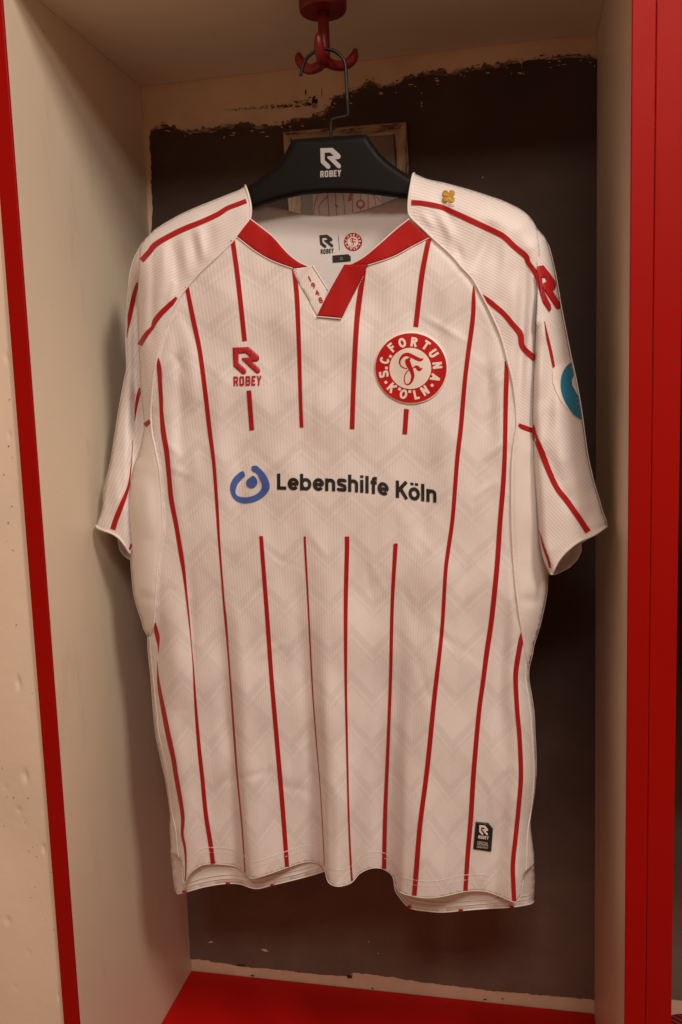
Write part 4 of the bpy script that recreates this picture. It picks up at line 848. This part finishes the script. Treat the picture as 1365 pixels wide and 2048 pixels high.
# sponsor line
SB = decal('sponsor_mark', [(430 + x / 2.73, 640 + y / 2.73) for x, y in smooth_line([(150, 825), (105, 860), (85, 905), (90, 950), (115, 985), (160, 1000), (220, 990), (270, 960), (298, 920), (295, 880), (270, 835), (235, 800), (224, 795), (203, 799), (202, 822), (230, 840), (245, 870), (258, 900), (250, 928), (220, 955), (170, 968), (125, 960), (113, 935), (125, 895), (150, 865), (165, 848)], 8, True)], M['blue_print'], shirt, field_A, 0.0009, 5, 2.5)
decal('dot', [(430 + x / 2.73, 640 + y / 2.73) for x, y in smooth_line([(210, 850), (228, 868), (232, 890), (218, 912), (195, 918), (175, 905), (172, 880), (190, 862)], 8, True)], M['blue_print'], SB, field_A, 0.0009, 5, 2.5)
def sponsor_px(v, x1):
    tx = 554.5 + v[:, 0] / x1 * (873.5 - 554.5)
    bl = np.interp(tx, [555, 613, 686, 723, 764, 782, 826, 871], [979, 980.6, 982.8, 985, 989.5, 993.5, 1000, 1005]); ch = np.interp(tx, [555, 690, 870], [32.0, 34.5, 34.5])
    return np.stack([tx, bl - v[:, 1] * ch], 1)
LH = line_of('Lebenshilfe Köln', 0.20); lx1 = max(v[:, 0].max() for v, f in LH)
put('lettering', [(sponsor_px(v, lx1), f) for v, f in LH], M['black_print'], SB, field_A, 0.0007)
# club crest
def ellipse(cx, cy, rx, ry, n=72): a = np.linspace(0, 2 * np.pi, n, endpoint=False); return np.stack([cx + rx * np.cos(a), cy + ry * np.sin(a)], 1)
def crest(name, cx, cy, sc, parent, field, l0, dl, rim=True, thick=0.0012):
    """sc: px per unit of the traced emblem (unit: 1/8.03 px of the chest crest)"""
    T_ = lambda pts: np.stack([cx + (np.asarray(pts, float)[:, 0] - 663) * sc, cy + (np.asarray(pts, float)[:, 1] - 690) * sc], 1)
    if rim:
        root = decal(name, T_(ellipse(668, 686, 590, 586)), M['crest_rim'], parent, field, l0, 5, 3, thick); d = decal('ring', T_(ellipse(663, 690, 572, 560)), M['red_print'], root, field, l0 + dl, 5, 3)
    else: root = d = decal(name, T_(ellipse(663, 690, 572, 560)), M['red_print'], parent, field, l0 + dl, 5, 2)
    decal('disc', T_(ellipse(651, 697, 335, 330)), M['print_white'], root, field, l0 + 2 * dl, 5, 2.5)
    items = []
    def letter(ch, x, y, inward=True, size=152):
        S_ = strokes(sans(ch, 0.235)[0], 0.235); al = np.vstack([q[0] for q in S_]); m = (al.min(0) + al.max(0)) / 2; k = size
        c0 = np.array([655.0, 694.0]); r = np.array([x, y]) - c0; r = r / np.hypot(*r); up = r if inward else -r     # photo y is down
        right = np.array([-up[1], up[0]])
        for v, f in S_: items.append((T_(np.array([x, y]) + (v[:, :1] - m[0]) * k * right + (v[:, 1:] - m[1]) * k * up), f))
    for ch, x, y in [('S', 225, 790), ('C', 236, 572), ('F', 355, 360), ('O', 521, 285), ('R', 712, 277), ('T', 903, 325), ('U', 1023, 457), ('N', 1085, 648), ('A', 1052, 848)]: letter(ch, x, y)
    for ch, x, y in [('K', 357, 1008), ('O', 542, 1110), ('L', 748, 1117), ('N', 884, 1052)]: letter(ch, x, y, False)
    def dot(x, y, s=44):
        c0 = np.array([655.0, 694.0]); r = np.array([x, y]) - c0; r /= np.hypot(*r); n = np.array([-r[1], r[0]]); b = np.array([x, y])
        items.append((T_([b + (r + n) * s / 2, b + (r - n) * s / 2, b - (r + n) * s / 2, b - (r - n) * s / 2]), [(0, 1, 2), (0, 2, 3)]))
    for x, y in [(268, 690), (333, 504), (1001, 968), (258, 920), (478, 1028), (642, 1068)]: dot(x, y)
    put('ring_lettering', items, M['print_white'], root, field, l0 + 2.0 * dl)
    V, F = [], []
    def stroke(pts):
        p = smooth_line(pts, 14); t = np.gradient(p[:, :2], axis=0); nn = np.stack([-t[:, 1], t[:, 0]], 1) / np.maximum(np.hypot(t[:, 0], t[:, 1]), 1e-6)[:, None]
        v = T_(np.vstack([p[:, :2] - nn * p[:, 2:3] / 2, p[:, :2] + nn * p[:, 2:3] / 2])); n0 = len(V); m = len(p); V.extend([tuple(x) for x in v])
        for i in range(m - 1): F.append((n0 + i, n0 + i + 1, n0 + m + i + 1, n0 + m + i))
    stroke([(868, 532, 2), (838, 552, 32), (800, 556, 54), (740, 530, 56), (680, 500, 58), (620, 474, 60), (570, 474, 50), (522, 504, 42), (490, 552, 32), (480, 605, 24), (497, 648, 18), (540, 684, 16), (600, 700, 14)])
    stroke([(608, 545, 70), (612, 600, 82), (636, 660, 76), (664, 715, 66), (685, 775, 58), (690, 830, 52), (674, 892, 42), (640, 940, 28), (602, 956, 18), (566, 930, 16), (555, 870, 15), (566, 800, 15), (600, 745, 16), (630, 722, 12)])
    stroke([(690, 694, 8), (722, 672, 26), (755, 672, 50), (785, 702, 66), (812, 712, 44), (852, 688, 3)])
    stroke([(562, 592, 4), (600, 560, 30), (652, 532, 34)])
    v = np.array(V); mesh_obj('emblem', atY(v, field(v) - l0 - 3.0 * dl), F, M['red_print'], root, False, v)
    return root
crest('crest', 822.6, 736.0, 1 / 8.03, shirt, field_A, 0.0012, 0.0003, thick=0.0009)
# founding year on the placket
items = []
for ch, x, y in [('1', 619.8, 557.5), ('9', 627.2, 571), ('4', 634.5, 585.5), ('8', 641.8, 600)]:
    v, f = glyphs(ch, 0.03); m = (v.min(0) + v.max(0)) / 2; up = np.array([-0.40, -0.92]); rt = np.array([0.92, -0.40]); k = 11.5 / 0.73
    items.append((np.array([x, y]) + (v[:, :1] - m[0]) * k * rt + (v[:, 1:] - m[1]) * k * up, f))
put('year_lettering', items, M['red_embroidery'], plk_w, field_A, 0.0012)
# four-leaved clover on the shoulder
cl = decal('clover', smooth_line([(897.5, 392), (893, 391.5), (888, 392), (885, 388.5), (886, 383.5), (890.5, 380.5), (895, 381.5), (897.5, 385.5), (900, 381.5), (905, 380.3), (909.5, 383), (910, 388), (906.5, 391.5), (902, 392.6), (908, 394.5), (910, 398.5), (908, 402.5), (903.5, 404), (899.5, 402), (897.5, 398.5), (894.5, 403), (890, 404), (885.8, 401.5), (885, 397), (888.5, 393.8)], 1.5, True), M['gold_thread'], slv_r, field_A, 0.0014, 3, 1.5, 0.001)
ribbon('clover_stem', [(898, 399, 1.6), (899, 405, 1.6), (902, 409, 1.5), (909, 410.5, 1.2)], M['gold_thread'], cl, field_A, 0.0014)
# sleeve marks
decal('sleeve_logo', [(1020 + x / 5.12, 500 + y / 5.12) for x, y in [(288, 165), (345, 155), (400, 225), (470, 320), (476, 365), (462, 405), (438, 413), (515, 540), (521, 585), (508, 606), (480, 595), (420, 500), (352, 400), (349, 335), (385, 320), (368, 277), (330, 275), (336, 340), (346, 412), (420, 560), (426, 605), (408, 628), (345, 530), (318, 440), (300, 300)]], M['red_embroidery'], arm_r, field_C, 0.0020, 2.5, 2, 0.0008)
bd = decal('sleeve_badge', [(1020 + x / 5.12, 500 + y / 5.12) for x, y in [(629, 1118), (470, 1185), (436, 1225), (440, 1350), (480, 1460), (530, 1560), (640, 1690), (740, 1755), (715, 1560), (690, 1400), (655, 1240)]], M['print_white'], arm_r, field_C, 0.0008, 4, 2.5)
decal('blue_ring', [(1020 + x / 5.12, 500 + y / 5.12) for x, y in smooth_line([(632, 1147), (580, 1190), (540, 1260), (522, 1350), (530, 1450), (570, 1560), (640, 1670), (700, 1720), (738, 1738)], 10)] + [(1020 + x / 5.12, 500 + y / 5.12) for x, y in [(722, 1620), (703, 1500), (670, 1440), (640, 1380), (637, 1330), (658, 1282), (645, 1215)]], M['teal_print'], bd, field_C, 0.0014, 4, 2.5)
# woven tag near the hem
TG = lambda x, y: (930 + x / 17.06, 1620 + y / 17.06)
tagp = decal('woven_tag', [TG(380, 410), TG(810, 455), TG(965, 640), TG(905, 1425), TG(300, 1330)], M['black_print'], shirt, field_A, 0.0014, 5, 4, 0.0008)
decal('logo_mark', rmark(TG(500, 510), TG(815, 545), TG(475, 830), TG(790, 880)), M['print_white'], tagp, field_A, 0.0018, 4, 2)
put('lettering', robey(TG(468, 862), TG(822, 905), TG(455, 970), TG(805, 1010)) + [
    (lambda g: (quadfit(g[0], TG(432, 1065), TG(806, 1105), TG(420, 1175), TG(795, 1215)), g[1]))(glyphs('OFFICIAL', 0.0)),
    (lambda g: (quadfit(g[0], TG(412, 1232), TG(800, 1272), TG(408, 1285), TG(795, 1325)), g[1]))(glyphs('LICENSED PRODUCT', 0.0)),
    (np.array([TG(428, 1196), TG(800, 1232), TG(800, 1240), TG(428, 1204)]), [(0, 1, 2), (0, 2, 3)])], M['print_white'], tagp, field_A, 0.0018)
# neck prints on the inside of the back
XL = lambda x, y: (620 + x / 10.5, 450 + y / 10.5)
nl = decal('neck_logo', rmark(XL(200, 212), XL(475, 190), XL(215, 485), XL(497, 470)), M['black_print'], backp, field_neck, 0.0006, 4, 2)
put('neck_lettering', robey(XL(225, 512), XL(505, 488), XL(232, 607), XL(500, 582)) + [(np.array([XL(597, 215), XL(605, 215), XL(630, 525), XL(622, 525)]), [(0, 1, 2), (0, 2, 3)])], M['black_print'], backp, field_neck, 0.0006)
crest('neck_crest', 706.7, 483.5, 18.2 / 572, backp, field_neck, 0.0003, 0.0003, rim=False)
sz = decal('size_tag', [XL(475, 640), XL(810, 612), XL(860, 665), XL(862, 755), XL(482, 787)], M['black_print'], backp, field_neck, 0.0008, 4, 3)
gx_, gf_ = glyphs('XL', 0.0); put('size_lettering', [(quadfit(gx_, XL(630, 672), XL(698, 668), XL(634, 738), XL(702, 733)), gf_)], M['grey_print'], sz, field_neck, 0.0012)
